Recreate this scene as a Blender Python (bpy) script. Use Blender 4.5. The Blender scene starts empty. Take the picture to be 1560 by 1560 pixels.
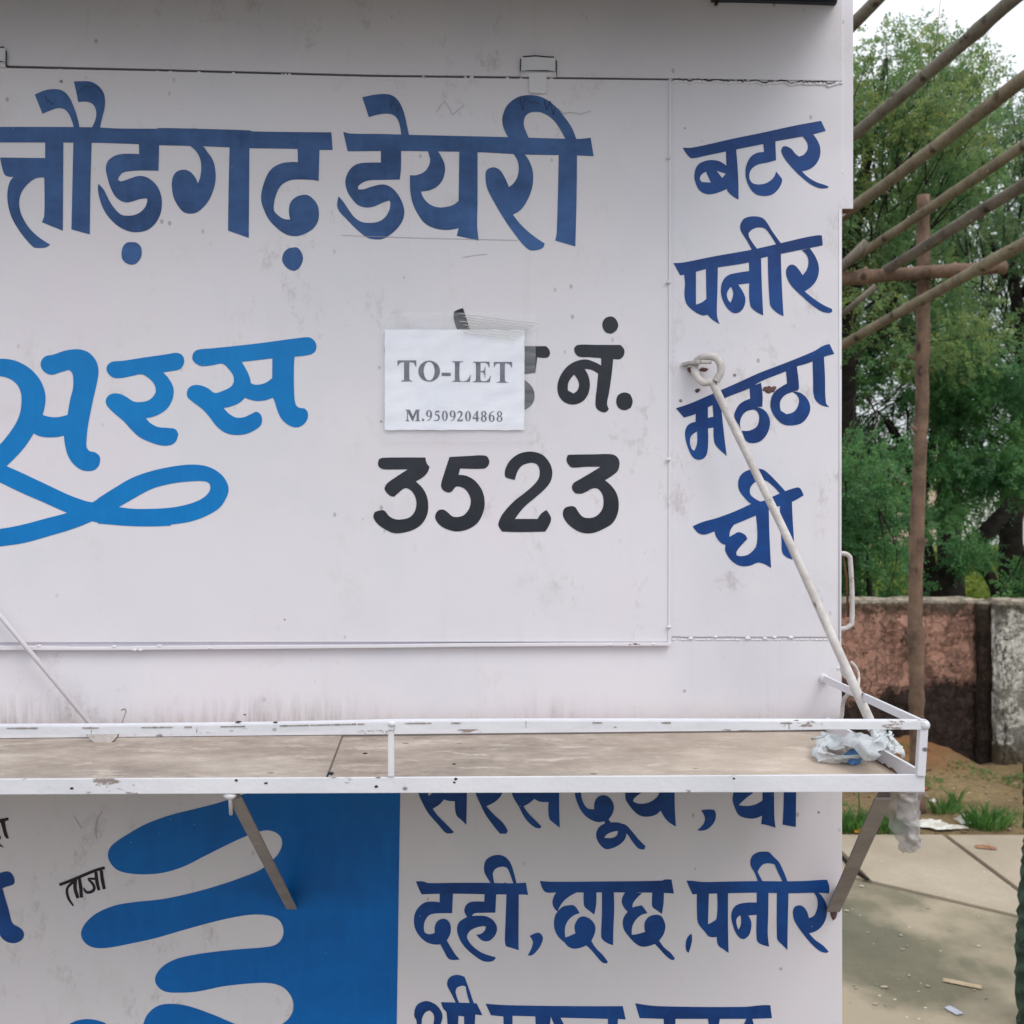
import bpy, bmesh, math, random
import numpy as np
from mathutils import Vector, Matrix, noise
from mathutils.geometry import delaunay_2d_cdt
random.seed(7); np.random.seed(7)
R = math.radians
sc = bpy.context.scene
COL = sc.collection

# ---------------------------------------------------------------- camera
cam = bpy.data.cameras.new('camera'); cam_o = bpy.data.objects.new('camera', cam); COL.objects.link(cam_o)
cam.sensor_width = 36; cam.lens = 36.0; cam.clip_start = 0.02; cam.clip_end = 500
cam.dof.use_dof = True; cam.dof.focus_distance = 1.45; cam.dof.aperture_fstop = 10.5
cam_o.location = (0, 0, 0); cam_o.rotation_euler = (R(90), 0, 0)
sc.camera = cam_o
# ---------------------------------------------------------------- sky, sun, exposure
ZEN = 1.75
SUN_EL, SUN_AZ = R(52), R(140)      # azimuth from +Y clockwise: behind the camera, to the right
w = bpy.data.worlds.new('World'); sc.world = w; w.use_nodes = True
nt = w.node_tree; nt.nodes.clear()
out = nt.nodes.new('ShaderNodeOutputWorld')
sky = nt.nodes.new('ShaderNodeTexSky'); sky.sky_type = 'NISHITA'; sky.sun_disc = False
sky.sun_elevation = SUN_EL; sky.sun_rotation = SUN_AZ; sky.dust_density = 3
b1 = nt.nodes.new('ShaderNodeBackground'); b1.inputs[1].default_value = 0.10
b2 = nt.nodes.new('ShaderNodeBackground'); b2.inputs[0].default_value = (0.93, 0.965, 1.0, 1)
# overcast sky: brightness grows from the horizon to the zenith as (1 + 2 sin h) / 3
tcw = nt.nodes.new('ShaderNodeTexCoord'); sep = nt.nodes.new('ShaderNodeSeparateXYZ'); nt.links.new(tcw.outputs['Generated'], sep.inputs[0])
mr = nt.nodes.new('ShaderNodeMapRange'); mr.inputs[1].default_value = 0; mr.inputs[2].default_value = 1; mr.inputs[3].default_value = ZEN/3; mr.inputs[4].default_value = ZEN
nt.links.new(sep.outputs[2], mr.inputs[0]); nt.links.new(mr.outputs[0], b2.inputs[1])
mx = nt.nodes.new('ShaderNodeMixShader'); mx.inputs[0].default_value = 0.86
nt.links.new(sky.outputs[0], b1.inputs[0]); nt.links.new(b1.outputs[0], mx.inputs[1]); nt.links.new(b2.outputs[0], mx.inputs[2]); nt.links.new(mx.outputs[0], out.inputs[0])
sun = bpy.data.lights.new('sun', 'SUN'); sun.energy = 0.9; sun.angle = R(28); sun.color = (1.0, 0.95, 0.9)
sun_o = bpy.data.objects.new('sun', sun); COL.objects.link(sun_o)
sd = Vector((math.sin(SUN_AZ)*math.cos(SUN_EL), math.cos(SUN_AZ)*math.cos(SUN_EL), math.sin(SUN_EL)))
sun_o.rotation_euler = sd.to_track_quat('Z', 'Y').to_euler()
sc.view_settings.view_transform = 'Standard'; sc.view_settings.look = 'None'
sc.view_settings.exposure = 0.36; sc.view_settings.gamma = 1.0; sc.view_settings.use_curve_mapping = False

# ---------------------------------------------------------------- materials
def rgb(r, g, b): return tuple(((c/255)/12.92 if c/255 <= .04045 else ((c/255+.055)/1.055)**2.4) for c in (r, g, b)) + (1,)
class M:
    def __init__(s, name):
        s.m = bpy.data.materials.new(name); s.m.use_nodes = True
        s.nt = s.m.node_tree; s.n = s.nt.nodes; s.b = s.n['Principled BSDF']
        s.tc = s.n.new('ShaderNodeTexCoord'); s.co = s.tc.outputs['Object']
    def L(s, a, b): s.nt.links.new(a, b)
    def mapping(s, scale, loc=(0,0,0), co=None):
        k = s.n.new('ShaderNodeMapping'); k.inputs['Scale'].default_value = scale; k.inputs['Location'].default_value = loc
        s.L(co or s.co, k.inputs[0]); return k.outputs[0]
    def noise(s, sc_, det=4, rough=.55, co=None, dist=0):
        k = s.n.new('ShaderNodeTexNoise'); k.inputs['Scale'].default_value = sc_; k.inputs['Detail'].default_value = det
        k.inputs['Roughness'].default_value = rough; k.inputs['Distortion'].default_value = dist
        s.L(co or s.co, k.inputs['Vector']); return k.outputs['Fac']
    def vor(s, sc_, co=None, feat='F1', out='Distance'):
        k = s.n.new('ShaderNodeTexVoronoi'); k.inputs['Scale'].default_value = sc_; k.feature = feat
        s.L(co or s.co, k.inputs['Vector']); return k.outputs[out]
    def ramp(s, fac, stops):
        k = s.n.new('ShaderNodeValToRGB'); e = k.color_ramp.elements
        while len(e) < len(stops): e.new(0.5)
        for el, (p, c) in zip(e, stops): el.position = p; el.color = c if len(c) == 4 else tuple(c)+(1,)
        s.L(fac, k.inputs[0]); return k.outputs[0]
    def g(s, fac, a, b, va=0, vb=1):
        k = s.n.new('ShaderNodeMapRange'); k.inputs[1].default_value = a; k.inputs[2].default_value = b
        k.inputs[3].default_value = va; k.inputs[4].default_value = vb; k.clamp = True
        s.L(fac, k.inputs[0]); return k.outputs[0]
    def math(s, op, a, b=None):
        k = s.n.new('ShaderNodeMath'); k.operation = op
        for i, v in enumerate((a, b)):
            if v is None: continue
            if isinstance(v, (int, float)): k.inputs[i].default_value = v
            else: s.L(v, k.inputs[i])
        return k.outputs[0]
    def mix(s, fac, a, b, mode='MIX'):
        k = s.n.new('ShaderNodeMix'); k.data_type = 'RGBA'; k.blend_type = mode
        for i, v in ((0, fac), (6, a), (7, b)):
            if isinstance(v, (int, float)): k.inputs[i].default_value = v
            elif isinstance(v, tuple): k.inputs[i].default_value = v
            else: s.L(v, k.inputs[i])
        return k.outputs[2]
    def xyz(s, co=None):
        k = s.n.new('ShaderNodeSeparateXYZ'); s.L(co or s.co, k.inputs[0]); return k.outputs
    def col(s, c):
        if isinstance(c, tuple): s.b.inputs['Base Color'].default_value = c
        else: s.L(c, s.b.inputs['Base Color'])
    def bump(s, h, strength=.3, dist=.01):
        k = s.n.new('ShaderNodeBump'); k.inputs['Strength'].default_value = strength; k.inputs['Distance'].default_value = dist
        s.L(h, k.inputs['Height']); s.L(k.outputs[0], s.b.inputs['Normal'])
    def rough(s, r, spec=None, metal=None):
        if isinstance(r, (int, float)): s.b.inputs['Roughness'].default_value = r
        else: s.L(r, s.b.inputs['Roughness'])
        if spec is not None: s.b.inputs['Specular IOR Level'].default_value = spec
        if metal is not None: s.b.inputs['Metallic'].default_value = metal

SHELF_Z = -0.3245
def white_sheet(name, tint=(222,219,226), grime=None, specks=True, seed=0):
    k = M(name)
    n1 = k.noise(2.3, 5, .6, k.mapping((1,1,1),(seed,0,0)))
    c = k.ramp(n1, [(.3, rgb(tint[0]-9, tint[1]-7, tint[2]-4)), (.52, rgb(*tint)), (.72, rgb(tint[0]+2, tint[1]-3, tint[2]-1))])
    # vertical rain streaks, faint
    st = k.noise(26, 4, .6, k.mapping((1.0,1.0,.045),(seed,1,0)))
    c = k.mix(k.math('MULTIPLY', k.g(st, .58, .8, 0, .18), k.g(k.noise(1.9, 3), .46, .6)), c, rgb(168,158,150))
    pt = k.noise(7, 6, .7, k.mapping((1,1,.8),(3+seed,1,0)))
    c = k.mix(k.g(pt, .6, .82, 0, .35), c, rgb(176,168,160))
    if specks:
        v = k.vor(17, k.mapping((1,1,1),(seed*.3,.2,.7)))
        k2 = k.noise(9, 2)
        c = k.mix(k.math('MULTIPLY', k.g(v, .035, .055, .8, 0), k.g(k2, .5, .56)), c, rgb(84,74,72))
        v2 = k.vor(38, k.mapping((1,1,.7),(seed,.5,.1)))
        c = k.mix(k.math('MULTIPLY', k.g(v2, .06, .12, .55, 0), k.g(k.noise(5, 2), .55, .62)), c, rgb(120,108,104))
        ve = k.vor(30, k.mapping((1,1,.5),(seed,1.5,.1)))
        c = k.mix(k.math('MULTIPLY', k.g(ve, .03, .15, .16, 0), k.g(k.noise(3.3, 2), .55, .65)), c, rgb(140,128,120))
    if grime:
        z = k.xyz()[2]; z0, z1, amt = grime
        gg = k.g(z, z0, z1, 1, 0)
        s2 = k.noise(95, 4, .7, k.mapping((1,1,.10)))
        gg2 = k.math('MULTIPLY', k.math('MULTIPLY', gg, k.g(s2, .42, .72)), k.g(k.noise(4.2, 5, .7, k.mapping((1,1,2),(2,3,5))), .42, .62))
        c = k.mix(k.math('MULTIPLY', gg2, amt), c, rgb(112,98,88))
        c = k.mix(k.math('MULTIPLY', k.math('POWER', gg, 3), amt*.6), c, rgb(150,135,122))
    smz = k.noise(11, 7, .8, k.mapping((1.6,1,1),(seed+9,1,0), None))
    c = k.mix(k.math('MULTIPLY', k.g(smz, .56, .72, 0, .6), k.g(k.noise(1.7, 3, .6, k.mapping((1,1,1),(seed,6,2))), .48, .62)), c, rgb(150,136,128))
    rb = k.noise(24, 6, .78, k.mapping((1,1,.5),(seed+3,4,0)))
    c = k.mix(k.math('MULTIPLY', k.g(rb, .66, .74, 0, .6), k.g(k.noise(2.9, 2, .5, k.mapping((1,1,1),(seed,2,7))), .56, .64)), c, rgb(150,112,88))
    k.col(c); k.rough(k.g(n1, .3, .7, .30, .5), .5)
    dent = k.noise(2.1, 2, .4, k.mapping((1,1,1.3),(seed,8,3)))
    hb = k.math('ADD', k.math('MULTIPLY', dent, 1.6), k.math('ADD', k.math('MULTIPLY', k.noise(9, 3), .10), k.math('MULTIPLY', k.noise(140, 3), .010)))
    k.bump(hb, .45, .02)
    return k.m

def paint(name, c, c2=None, rough=.38):
    k = M(name); c2 = c2 or tuple(x*.8 for x in c[:3])+(1,)
    n = k.noise(5, 6, .7, k.mapping((.8,1,1.5))); n2 = k.noise(70, 4, .65, k.mapping((1,1,.2)))
    q = k.mix(k.g(n, .38, .62), c, c2); q = k.mix(k.g(n2, .45, .75, 0, .25), q, tuple(min(1, x*1.25+.004) for x in c[:3])+(1,))
    ch = k.vor(55, k.mapping((1,1,1),(.3,0,.9))); q = k.mix(k.math('MULTIPLY', k.g(ch, .03, .06, .7, 0), k.g(k.noise(8, 2), .58, .62)), q, rgb(170,172,184))
    k.col(q); k.rough(k.g(n, .3, .7, rough-.06, rough+.12), .3)
    k.bump(k.noise(3.2, 2), .35, .02)
    return k.m

def simple(name, c, rough=.5, c2=None, sc_=12, bump=.15, bs=60, spec=.4, metal=0, co_scale=(1,1,1)):
    k = M(name)
    n = k.noise(sc_, 5, .6, k.mapping(co_scale)); k.col(k.mix(k.g(n, .35, .68), c, c2 or tuple(x*.7 for x in c[:3])+(1,)))
    k.rough(rough, spec, metal); k.bump(k.noise(bs, 4, .6, k.mapping(co_scale)), bump, .005)
    return k.m

MAT = {}
MAT['sheet'] = white_sheet('white_sheet_paint')
MAT['apron'] = white_sheet('white_apron_paint', grime=(SHELF_Z+1.5+.022, SHELF_Z+1.5+.068, .55), seed=2)
MAT['lower'] = white_sheet('white_lower_paint', tint=(214,210,216), seed=5)
MAT['trim'] = white_sheet('white_trim_paint', tint=(224,223,230), specks=False, seed=8)
MAT['navy'] = paint('navy_enamel', rgb(60,100,158), rgb(38,70,118))
MAT['azure'] = paint('azure_enamel', rgb(0,124,196), rgb(0,114,186))
MAT['splash'] = paint('splash_blue_enamel', rgb(0,102,180), rgb(0,90,164))
MAT['deep'] = paint('deep_blue_enamel', rgb(24,74,144), rgb(15,52,110))
MAT['black'] = paint('black_enamel', rgb(48,52,60), rgb(34,38,48))
MAT['marker'] = paint('black_brush_paint', rgb(40,34,46))
MAT['ink'] = simple('printer_ink', rgb(66,66,92), .7, rgb(84,88,108), 40, 0)
MAT['gap'] = simple('dark_gap', rgb(58,50,50), .9)
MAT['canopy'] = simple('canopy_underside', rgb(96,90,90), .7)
MAT['canopy_edge'] = simple('canopy_edge', rgb(52,56,66), .6)

def scuffs():        # dirt and rust on painted flat iron
    k = M('scuffed_white_iron')
    n = k.noise(14, 6, .7, k.mapping((1,1,2.5)))
    c = k.ramp(k.noise(5, 3), [(.3, rgb(208,208,216)), (.7, rgb(226,226,232))])
    v = k.vor(23, k.mapping((1,1,1.3)))
    c = k.mix(k.math('MULTIPLY', k.g(v, .06, .11, .85, 0), k.g(k.noise(11, 2), .46, .52)), c, rgb(70,58,54))
    c = k.mix(k.g(n, .605, .635, 0, .8), c, rgb(122,100,88))
    c = k.mix(k.g(k.noise(6, 6, .75), .68, .76, 0, .7), c, rgb(150,104,72))
    k.col(c); k.rough(.45, .4); k.bump(k.math('ADD', k.noise(120, 3), k.math('MULTIPLY', k.noise(22, 3), 2)), .25, .002)
    return k.m
MAT['iron'] = scuffs()
def rodm():
    k = M('chalky_white_rod'); n = k.noise(30, 5, .7); c = k.mix(k.g(n, .35, .68), rgb(208,204,202), rgb(182,175,172))
    c = k.mix(k.g(k.noise(38, 6, .8, k.mapping((1,1,.7),(3,1,2))), .62, .67, 0, .8), c, rgb(122,98,86))
    k.col(c); k.rough(.6, .35); k.bump(k.math('ADD', k.noise(90, 4), k.noise(25, 4)), .45, .004); return k.m
MAT['rod'] = rodm()
MAT['bracket'] = simple('grey_bracket_iron', rgb(158,148,144), .6, rgb(134,124,120), 14, .3, 80)
MAT['rust'] = simple('rusty_iron', rgb(128,84,58), .8, rgb(84,56,44), 40, .5, 120)

def board_mat():
    k = M('dusty_board')
    n = k.noise(7, 8, .75, k.mapping((.8, 1.1, 1)))
    n2 = k.noise(22, 7, .75, k.mapping((.5, 1.2, 1)))
    c = k.ramp(n, [(.32, rgb(132,122,113)), (.5, rgb(164,152,142)), (.66, rgb(188,177,166))])
    c = k.mix(k.g(n2, .55, .64, 0, .6), c, rgb(212,203,192))
    c = k.mix(k.g(k.noise(9, 7, .78, k.mapping((.7,1.3,1),(4,0,0))), .54, .68, 0, .7), c, rgb(128,112,100))
    v = k.vor(19, k.mapping((.7,1,1)))
    c = k.mix(k.math('MULTIPLY', k.g(v, .04, .08, .8, 0), k.g(k.noise(7, 2), .48, .54)), c, rgb(70,60,54))
    x = k.xyz()
    c = k.mix(k.g(x[0], .05, .47, 0, .45), c, rgb(208,188,168))
    k.col(c); k.rough(.75, .3); k.bump(k.noise(40, 6, .75), .3, .004)
    return k.m
MAT['board'] = board_mat()

# ---------------------------------------------------------------- object helpers
def tag(o, label=None, cat=None, group=None, kind=None):
    if label: o['label'] = label
    if cat: o['category'] = cat
    if group: o['group'] = group
    if kind: o['kind'] = kind
    return o
def empty(name, loc=(0,0,0), **t):
    o = bpy.data.objects.new(name, None); COL.objects.link(o); o.location = loc; o.empty_display_size = .1
    return tag(o, **t)
ORG = {}
def origin(p):
    v = Vector((0,0,0))
    while p is not None: v += p.location; p = p.parent
    return v
def mesh(name, verts, faces, mat, parent=None, smooth=False, loc=None, bevel=0, **t):
    me = bpy.data.meshes.new(name)
    base = origin(parent)
    if loc is not None: off = Vector(loc)
    elif parent is not None: off = base
    else: off = Vector((0,0,0))
    vs = [tuple(Vector(v) - off) for v in verts]
    me.from_pydata(vs, [], faces); me.update()
    if bevel:
        bm = bmesh.new(); bm.from_mesh(me)
        bmesh.ops.remove_doubles(bm, verts=bm.verts, dist=1e-6)
        bmesh.ops.recalc_face_normals(bm, faces=bm.faces)
        ed = [e for e in bm.edges if len(e.link_faces) == 2 and e.calc_face_angle(0) > .6]
        bmesh.ops.bevel(bm, geom=ed, offset=bevel, segments=2, affect='EDGES', profile=.6)
        bm.to_mesh(me); bm.free()
    for m_ in (mat if isinstance(mat, list) else [mat]): me.materials.append(m_)
    if smooth:
        for p in me.polygons: p.use_smooth = True
    o = bpy.data.objects.new(name, me); COL.objects.link(o)
    if parent is not None: o.parent = parent; o.location = off - base
    elif loc is not None: o.location = off
    return tag(o, **t)

YAW = .047
NRM = Vector((YAW, -1, 0)).normalized()      # facade normal, towards the camera
def ray(px, py): return Vector(((px-780)/1560, 1, (780-py)/1560))
def F(px, py, off=0.0):
    d = ray(px, py)
    # plane: Y - YAW*X = 1.5 - off*sqrt(1+YAW^2)
    t_ = (1.5 - off*math.sqrt(1+YAW*YAW)) / (1 - YAW*d.x)
    return d*t_
def at(px, py, Y): return ray(px, py)*Y
def G(px, py, z): return ray(px, py)*(z/ray(px, py).z)

def prism(pts, off, thick):
    """facade-plane polygon, front face `off` proud of the facade, `thick` deep"""
    f = [F(x, y, off) for x, y in pts]; b = [p - NRM*thick for p in f]; n = len(f)
    v = f + b
    fc = [list(range(n))[::-1], list(range(n, 2*n))] + [[i, (i+1) % n, n+(i+1) % n, n+i] for i in range(n)]
    return v, fc
def box(c, hx, hy, hz, ax=None):
    ax = ax or (Vector((1,0,0)), Vector((0,1,0)), Vector((0,0,1)))
    v = [Vector(c)+ax[0]*hx*i+ax[1]*hy*j+ax[2]*hz*k for i in (-1,1) for j in (-1,1) for k in (-1,1)]
    f = [[0,1,3,2],[4,6,7,5],[0,4,5,1],[2,3,7,6],[0,2,6,4],[1,5,7,3]]
    return v, f
def join(*parts):
    V, Fc = [], []
    for v, f in parts:
        n = len(V); V += list(v); Fc += [[i+n for i in q] for q in f]
    return V, Fc
def bar(a, b, w_, h_, up=Vector((0,0,1))):
    """rectangular bar from a to b; w_ across, h_ along up"""
    a, b = Vector(a), Vector(b); d = (b-a); L = d.length; d.normalize()
    s = d.cross(up).normalized(); u = s.cross(d).normalized()
    return box((a+b)/2, L/2, w_/2, h_/2, (d, s, u))
def tube(pts, rad, n=10, cap=True, jit=0, sm=0):
    pts = [Vector(p) for p in pts]
    if sm:
        q = []; m_ = len(pts)
        for i in range(m_-1):
            p0, p1, p2, p3 = pts[max(i-1,0)], pts[i], pts[i+1], pts[min(i+2,m_-1)]
            for k in range(sm):
                t_ = k/sm
                q.append(.5*((2*p1)+(p2-p0)*t_+(2*p0-5*p1+4*p2-p3)*t_*t_+(3*p1-p0-3*p2+p3)*t_**3))
        q.append(pts[-1]); pr = rad
        if not isinstance(rad, (int,float)):
            rad = [rad[min(int(i/sm), m_-2)]*(1-(i/sm-min(int(i/sm), m_-2)))+rad[min(int(i/sm)+1, m_-1)]*(i/sm-min(int(i/sm), m_-2)) for i in range(len(q))]
        pts = q
    m_ = len(pts)
    if isinstance(rad, (int,float)): rad = [rad]*m_
    V, Fc = [], []
    t0 = (pts[1]-pts[0]).normalized()
    nn = t0.orthogonal().normalized()
    for i, p in enumerate(pts):
        t_ = (pts[min(i+1,m_-1)]-pts[max(i-1,0)]).normalized()
        nn = (nn - t_*nn.dot(t_)).normalized(); bb = t_.cross(nn)
        for k in range(n):
            a = 2*math.pi*k/n; r = rad[i]*(1+random.uniform(-jit, jit))
            V.append(p+nn*math.cos(a)*r+bb*math.sin(a)*r)
    for i in range(m_-1):
        for k in range(n):
            Fc.append([i*n+k, i*n+(k+1) % n, (i+1)*n+(k+1) % n, (i+1)*n+k])
    if cap: Fc += [list(range(n))[::-1], list(range((m_-1)*n, m_*n))]
    return V, Fc
def blob(c, r, sx=1, sy=1, sz=1, n=2, jit=.0):
    bm = bmesh.new(); bmesh.ops.create_icosphere(bm, subdivisions=n, radius=1)
    V = []
    for v in bm.verts:
        k = 1+random.uniform(-jit, jit)
        V.append(Vector(c)+Vector((v.co.x*sx, v.co.y*sy, v.co.z*sz))*r*k)
    Fc = [[q.index for q in f.verts] for f in bm.faces]; bm.free(); return V, Fc

# ---------------------------------------------------------------- brush lettering
CROP = {'A':(0,100,300/1462),'B':(240,100,300/1462),'C':(500,120,420/1560),'D':(1020,160,280/1285),'E':(1020,500,280/1149),
 'F':(0,500,260/1193),'G':(160,500,340/1560),'H':(560,460,420/1560),'I':(560,670,400/1560),'J':(0,1200,240/1440),
 'K':(100,1200,520/1560),'L':(620,1200,340/1560),'MM':(940,1200,340/1560),'N':(620,1290,220/1560),'O':(810,1310,260/1560),
 'P':(1030,1280,260/1560),'Q':(620,1470,570/1560),'R':(590,520,210/1560),'S':(600,610,190/1560)}
def smooth_poly(p, thr=50, sub=5):
    n = len(p); P = [Vector(q) for q in p]; corner = []
    for i in range(n):
        a = P[i]-P[i-1]; b = P[(i+1) % n]-P[i]
        ang = a.angle(b) if a.length > 1e-6 and b.length > 1e-6 else 0
        corner.append(math.degrees(ang) > thr)
    outp = []
    for i in range(n):
        j = (i+1) % n; p1, p2 = P[i], P[j]; L = (p2-p1).length
        outp.append(p1)
        if corner[i] and corner[j]: continue
        m1 = Vector((0,0)) if corner[i] else (p2-P[i-1])
        m2 = Vector((0,0)) if corner[j] else (P[(j+1) % n]-p1)
        if m1.length > 1e-6: m1 = m1.normalized()*L
        if m2.length > 1e-6: m2 = m2.normalized()*L
        if corner[i]: m1 = (p2-p1)*1.5-m2*.5
        if corner[j]: m2 = (p2-p1)*1.5-m1*.5
        for k in range(1, sub):
            t_ = k/sub; t2, t3 = t_*t_, t_**3
            outp.append(p1*(2*t3-3*t2+1)+m1*(t3-2*t2+t_)+p2*(-2*t3+3*t2)+m2*(t3-t2))
    return outp
def stroke_poly(pts):
    """pts (x,y,w): a brush stroke turned into an outline"""
    P = [Vector(p[:2]) for p in pts]; W = [p[2] for p in pts]; l, r = [], []
    # resample
    Q, WQ = [], []
    for i in range(len(P)-1):
        p0, p1, p2, p3 = P[max(i-1,0)], P[i], P[i+1], P[min(i+2,len(P)-1)]
        for k in range(5):
            t_ = k/5; Q.append(.5*((2*p1)+(p2-p0)*t_+(2*p0-5*p1+4*p2-p3)*t_*t_+(3*p1-p0-3*p2+p3)*t_**3)); WQ.append(W[i]*(1-t_)+W[i+1]*t_)
    Q.append(P[-1]); WQ.append(W[-1])
    for i in range(len(Q)):
        t_ = (Q[min(i+1,len(Q)-1)]-Q[max(i-1,0)]).normalized(); nn = Vector((-t_.y, t_.x))
        l.append(Q[i]+nn*WQ[i]/2); r.append(Q[i]-nn*WQ[i]/2)
    return l+r[::-1]
def ell(cx, cy, rx, ry, n=28): return [Vector((cx+rx*math.cos(2*math.pi*i/n), cy+ry*math.sin(2*math.pi*i/n))) for i in range(n)]
def parse(sp):
    """'A+ x,y x,y' outline, 'A- ...' hole, 'A/ x,y,w ...' brush stroke"""
    head, *pp = sp.split(); crop = CROP[head[:-1]]; op = head[-1]
    pts = [tuple(float(q) for q in s.split(',')) for s in pp]
    if op == '/': poly = stroke_poly(pts); op = '+'
    else: poly = smooth_poly(pts)
    return op, [Vector((crop[0]+p.x*crop[2], crop[1]+p.y*crop[2])) for p in poly]
def inside(poly, C):
    x, y = C[:,0], C[:,1]; r = np.zeros(len(C), bool); n = len(poly)
    for i in range(n):
        x1, y1 = poly[i]; x2, y2 = poly[(i+1) % n]
        if y1 == y2: continue
        c = ((y1 > y) != (y2 > y)) & (x < (x2-x1)*(y-y1)/(y2-y1)+x1)
        r ^= c
    return r
def letters(shapes, to3d):
    vs, fs = [], []
    for op, poly in shapes:
        q = []
        for p in poly:
            if not q or (p-q[-1]).length > .05: q.append(p)
        n0 = len(vs); vs += q; fs.append(list(range(n0, len(vs))))
    rv, re, rf, *_ = delaunay_2d_cdt(vs, [], fs, 1, 1e-3)
    if not rf: return [], []
    A = np.array([(v.x, v.y) for v in rv])
    C = np.array([A[f].mean(0) for f in rf])
    keep = np.zeros(len(rf), bool)
    for op, poly in shapes:
        ins = inside([(p.x, p.y) for p in poly], C)
        keep[ins] = (op == '+')
    tri = [rf[i] for i in np.nonzero(keep)[0]]
    used = sorted({i for t_ in tri for i in t_}); mp = {u: i for i, u in enumerate(used)}
    V = [to3d(rv[u].x, rv[u].y) for u in used]; Fc = [[mp[i] for i in t_][::-1] for t_ in tri]
    # face the camera
    a, b, c = (V[i] for i in Fc[0])
    if (b-a).cross(c-a).dot(NRM) < 0: Fc = [f[::-1] for f in Fc]
    return V, Fc
WOB = lambda p: Vector(p)
def word(parent, off, mat, specs, name='painted_word', label=None):
    V, Fc = letters([parse(s) for s in specs], lambda x, y: F(x, y, off))
    return mesh(name, V, Fc, mat, parent, label=label)

W_DAIRY_A = ["A+ -150,455 680,457 900,467 1462,466 1462,592 1180,588 1030,582 680,572 -150,570",
"B+ 0,463 160,465 680,480 710,488 1290,495 1300,625 1200,625 1040,618 680,612 330,598 0,590",
"A+ 258,215 300,195 345,180 400,174 450,180 490,205 520,245 545,300 570,370 590,460 590,500 548,500 546,455 530,400 505,350 475,322 430,315 380,330 315,357",
"A+ 548,118 610,115 670,118 710,135 745,165 770,205 780,260 775,320 760,380 742,460 742,490 680,490 685,455 705,410 715,360 705,310 680,280 640,267 580,270 565,190",
"A+ 0,682 335,686 335,560 470,560 466,1225 310,1162 328,1110 328,830 280,832 240,850 190,895 155,950 142,1010 150,1080 180,1150 225,1215 290,1275 372,1328 335,1350 265,1352 245,1345 180,1275 120,1190 80,1110 58,1020 55,940 70,870 100,825 45,818 25,790",
"A+ 545,560 680,560 672,850 666,1252 530,1215 537,900",
"A+ 1030,560 1182,560 1176,780 1050,778 960,783 910,795 880,830 878,850 900,858 960,840 1020,820 1080,825 1130,855 1170,900 1195,960 1202,1020 1195,1085 1170,1145 1130,1195 1080,1225 1020,1236 960,1230 890,1200 820,1140 770,1070 740,990 727,920 730,877 770,920 810,1000 850,1060 890,1100 920,1112 980,1112 1030,1095 1070,1060 1090,1020 1092,985 1040,990 990,1005 940,1015 890,1000 845,955 815,890 795,820 785,760 800,710 840,675 890,658 950,654 1033,656",
"A+ 975,1310 1015,1315 1045,1345 1052,1390 1040,1435 1010,1468 975,1477 935,1465 908,1435 902,1395 912,1345 940,1315",
"B+ 235,590 330,596 370,640 410,700 428,770 430,850 415,920 380,1000 330,1060 275,1095 200,1090 155,1045 120,980 107,910 108,850 125,805 155,780 205,773 245,790 280,830 300,875 318,820 324,750 315,690 285,635",
"B+ 535,600 682,605 677,1278 523,1224 528,900",
"B+ 1040,610 1202,615 1196,857 1150,848 1010,846 950,865 905,905 880,960 867,1010 865,1075 900,1115 940,1138 985,1142 975,1080 985,1020 1020,980 1060,963 1110,960 1150,985 1185,1030 1198,1085 1192,1150 1160,1205 1110,1240 1060,1260 1010,1265 950,1250 880,1200 825,1140 790,1070 770,1000 772,940 790,870 820,800 860,755 920,725 980,716 1042,716",
"B+ 1005,1350 1040,1352 1070,1390 1080,1435 1065,1480 1040,1512 1008,1522 965,1505 932,1465 925,1430 940,1385 970,1358"]
W_DAIRY_B = ["C+ 85,300 130,310 300,312 460,317 1020,330 1410,340 1485,333 1502,438 1400,433 1110,428 850,415 560,410 410,408 110,410",
"C+ 193,105 250,92 310,86 350,90 385,110 410,145 430,195 445,260 458,325 458,345 415,345 412,310 405,265 390,225 365,203 330,197 280,203 230,217",
"C+ 298,400 412,400 412,500 405,570 290,572 230,575 190,590 168,610 170,625 200,625 240,612 300,598 340,605 375,630 410,680 430,740 425,790 400,835 360,875 310,905 265,908 225,900 170,860 110,800 55,735 58,665 85,695 115,740 150,785 190,810 240,815 285,808 320,785 345,745 352,700 345,688 310,700 260,722 215,728 170,715 135,680 110,640 97,590 105,545 130,505 165,482 210,475 298,474",
"C+ 560,400 600,400 620,410 645,450 660,490 660,530 645,575 615,610 575,630 525,638 540,675 575,710 620,727 670,725 710,712 738,692 742,410 845,415 845,700 843,830 852,915 728,888 738,845 670,855 600,845 545,815 510,770 480,710 465,640 463,545 500,545 545,525 570,490 577,460 570,430",
"C+ 1045,420 1110,425 1135,460 1155,510 1160,565 1150,630 1120,700 1085,745 1045,768 1090,825 1150,880 1225,932 1215,955 1190,967 1145,970 1110,945 1060,885 1000,800 940,700 900,620 890,560 895,520 915,505 945,502 975,520 1000,560 1023,612 1050,590 1072,550 1078,500 1070,460",
"C+ 1305,425 1408,430 1405,700 1398,948 1285,915 1293,870 1300,650",
"C+ 1405,345 1380,280 1340,220 1290,160 1240,120 1190,98 1140,92 1090,98 1045,120 1010,155 990,200 985,240 995,285 1025,340 1140,345 1120,300 1107,260 1112,220 1135,195 1170,187 1210,192 1260,220 1300,265 1345,345"]
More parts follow.
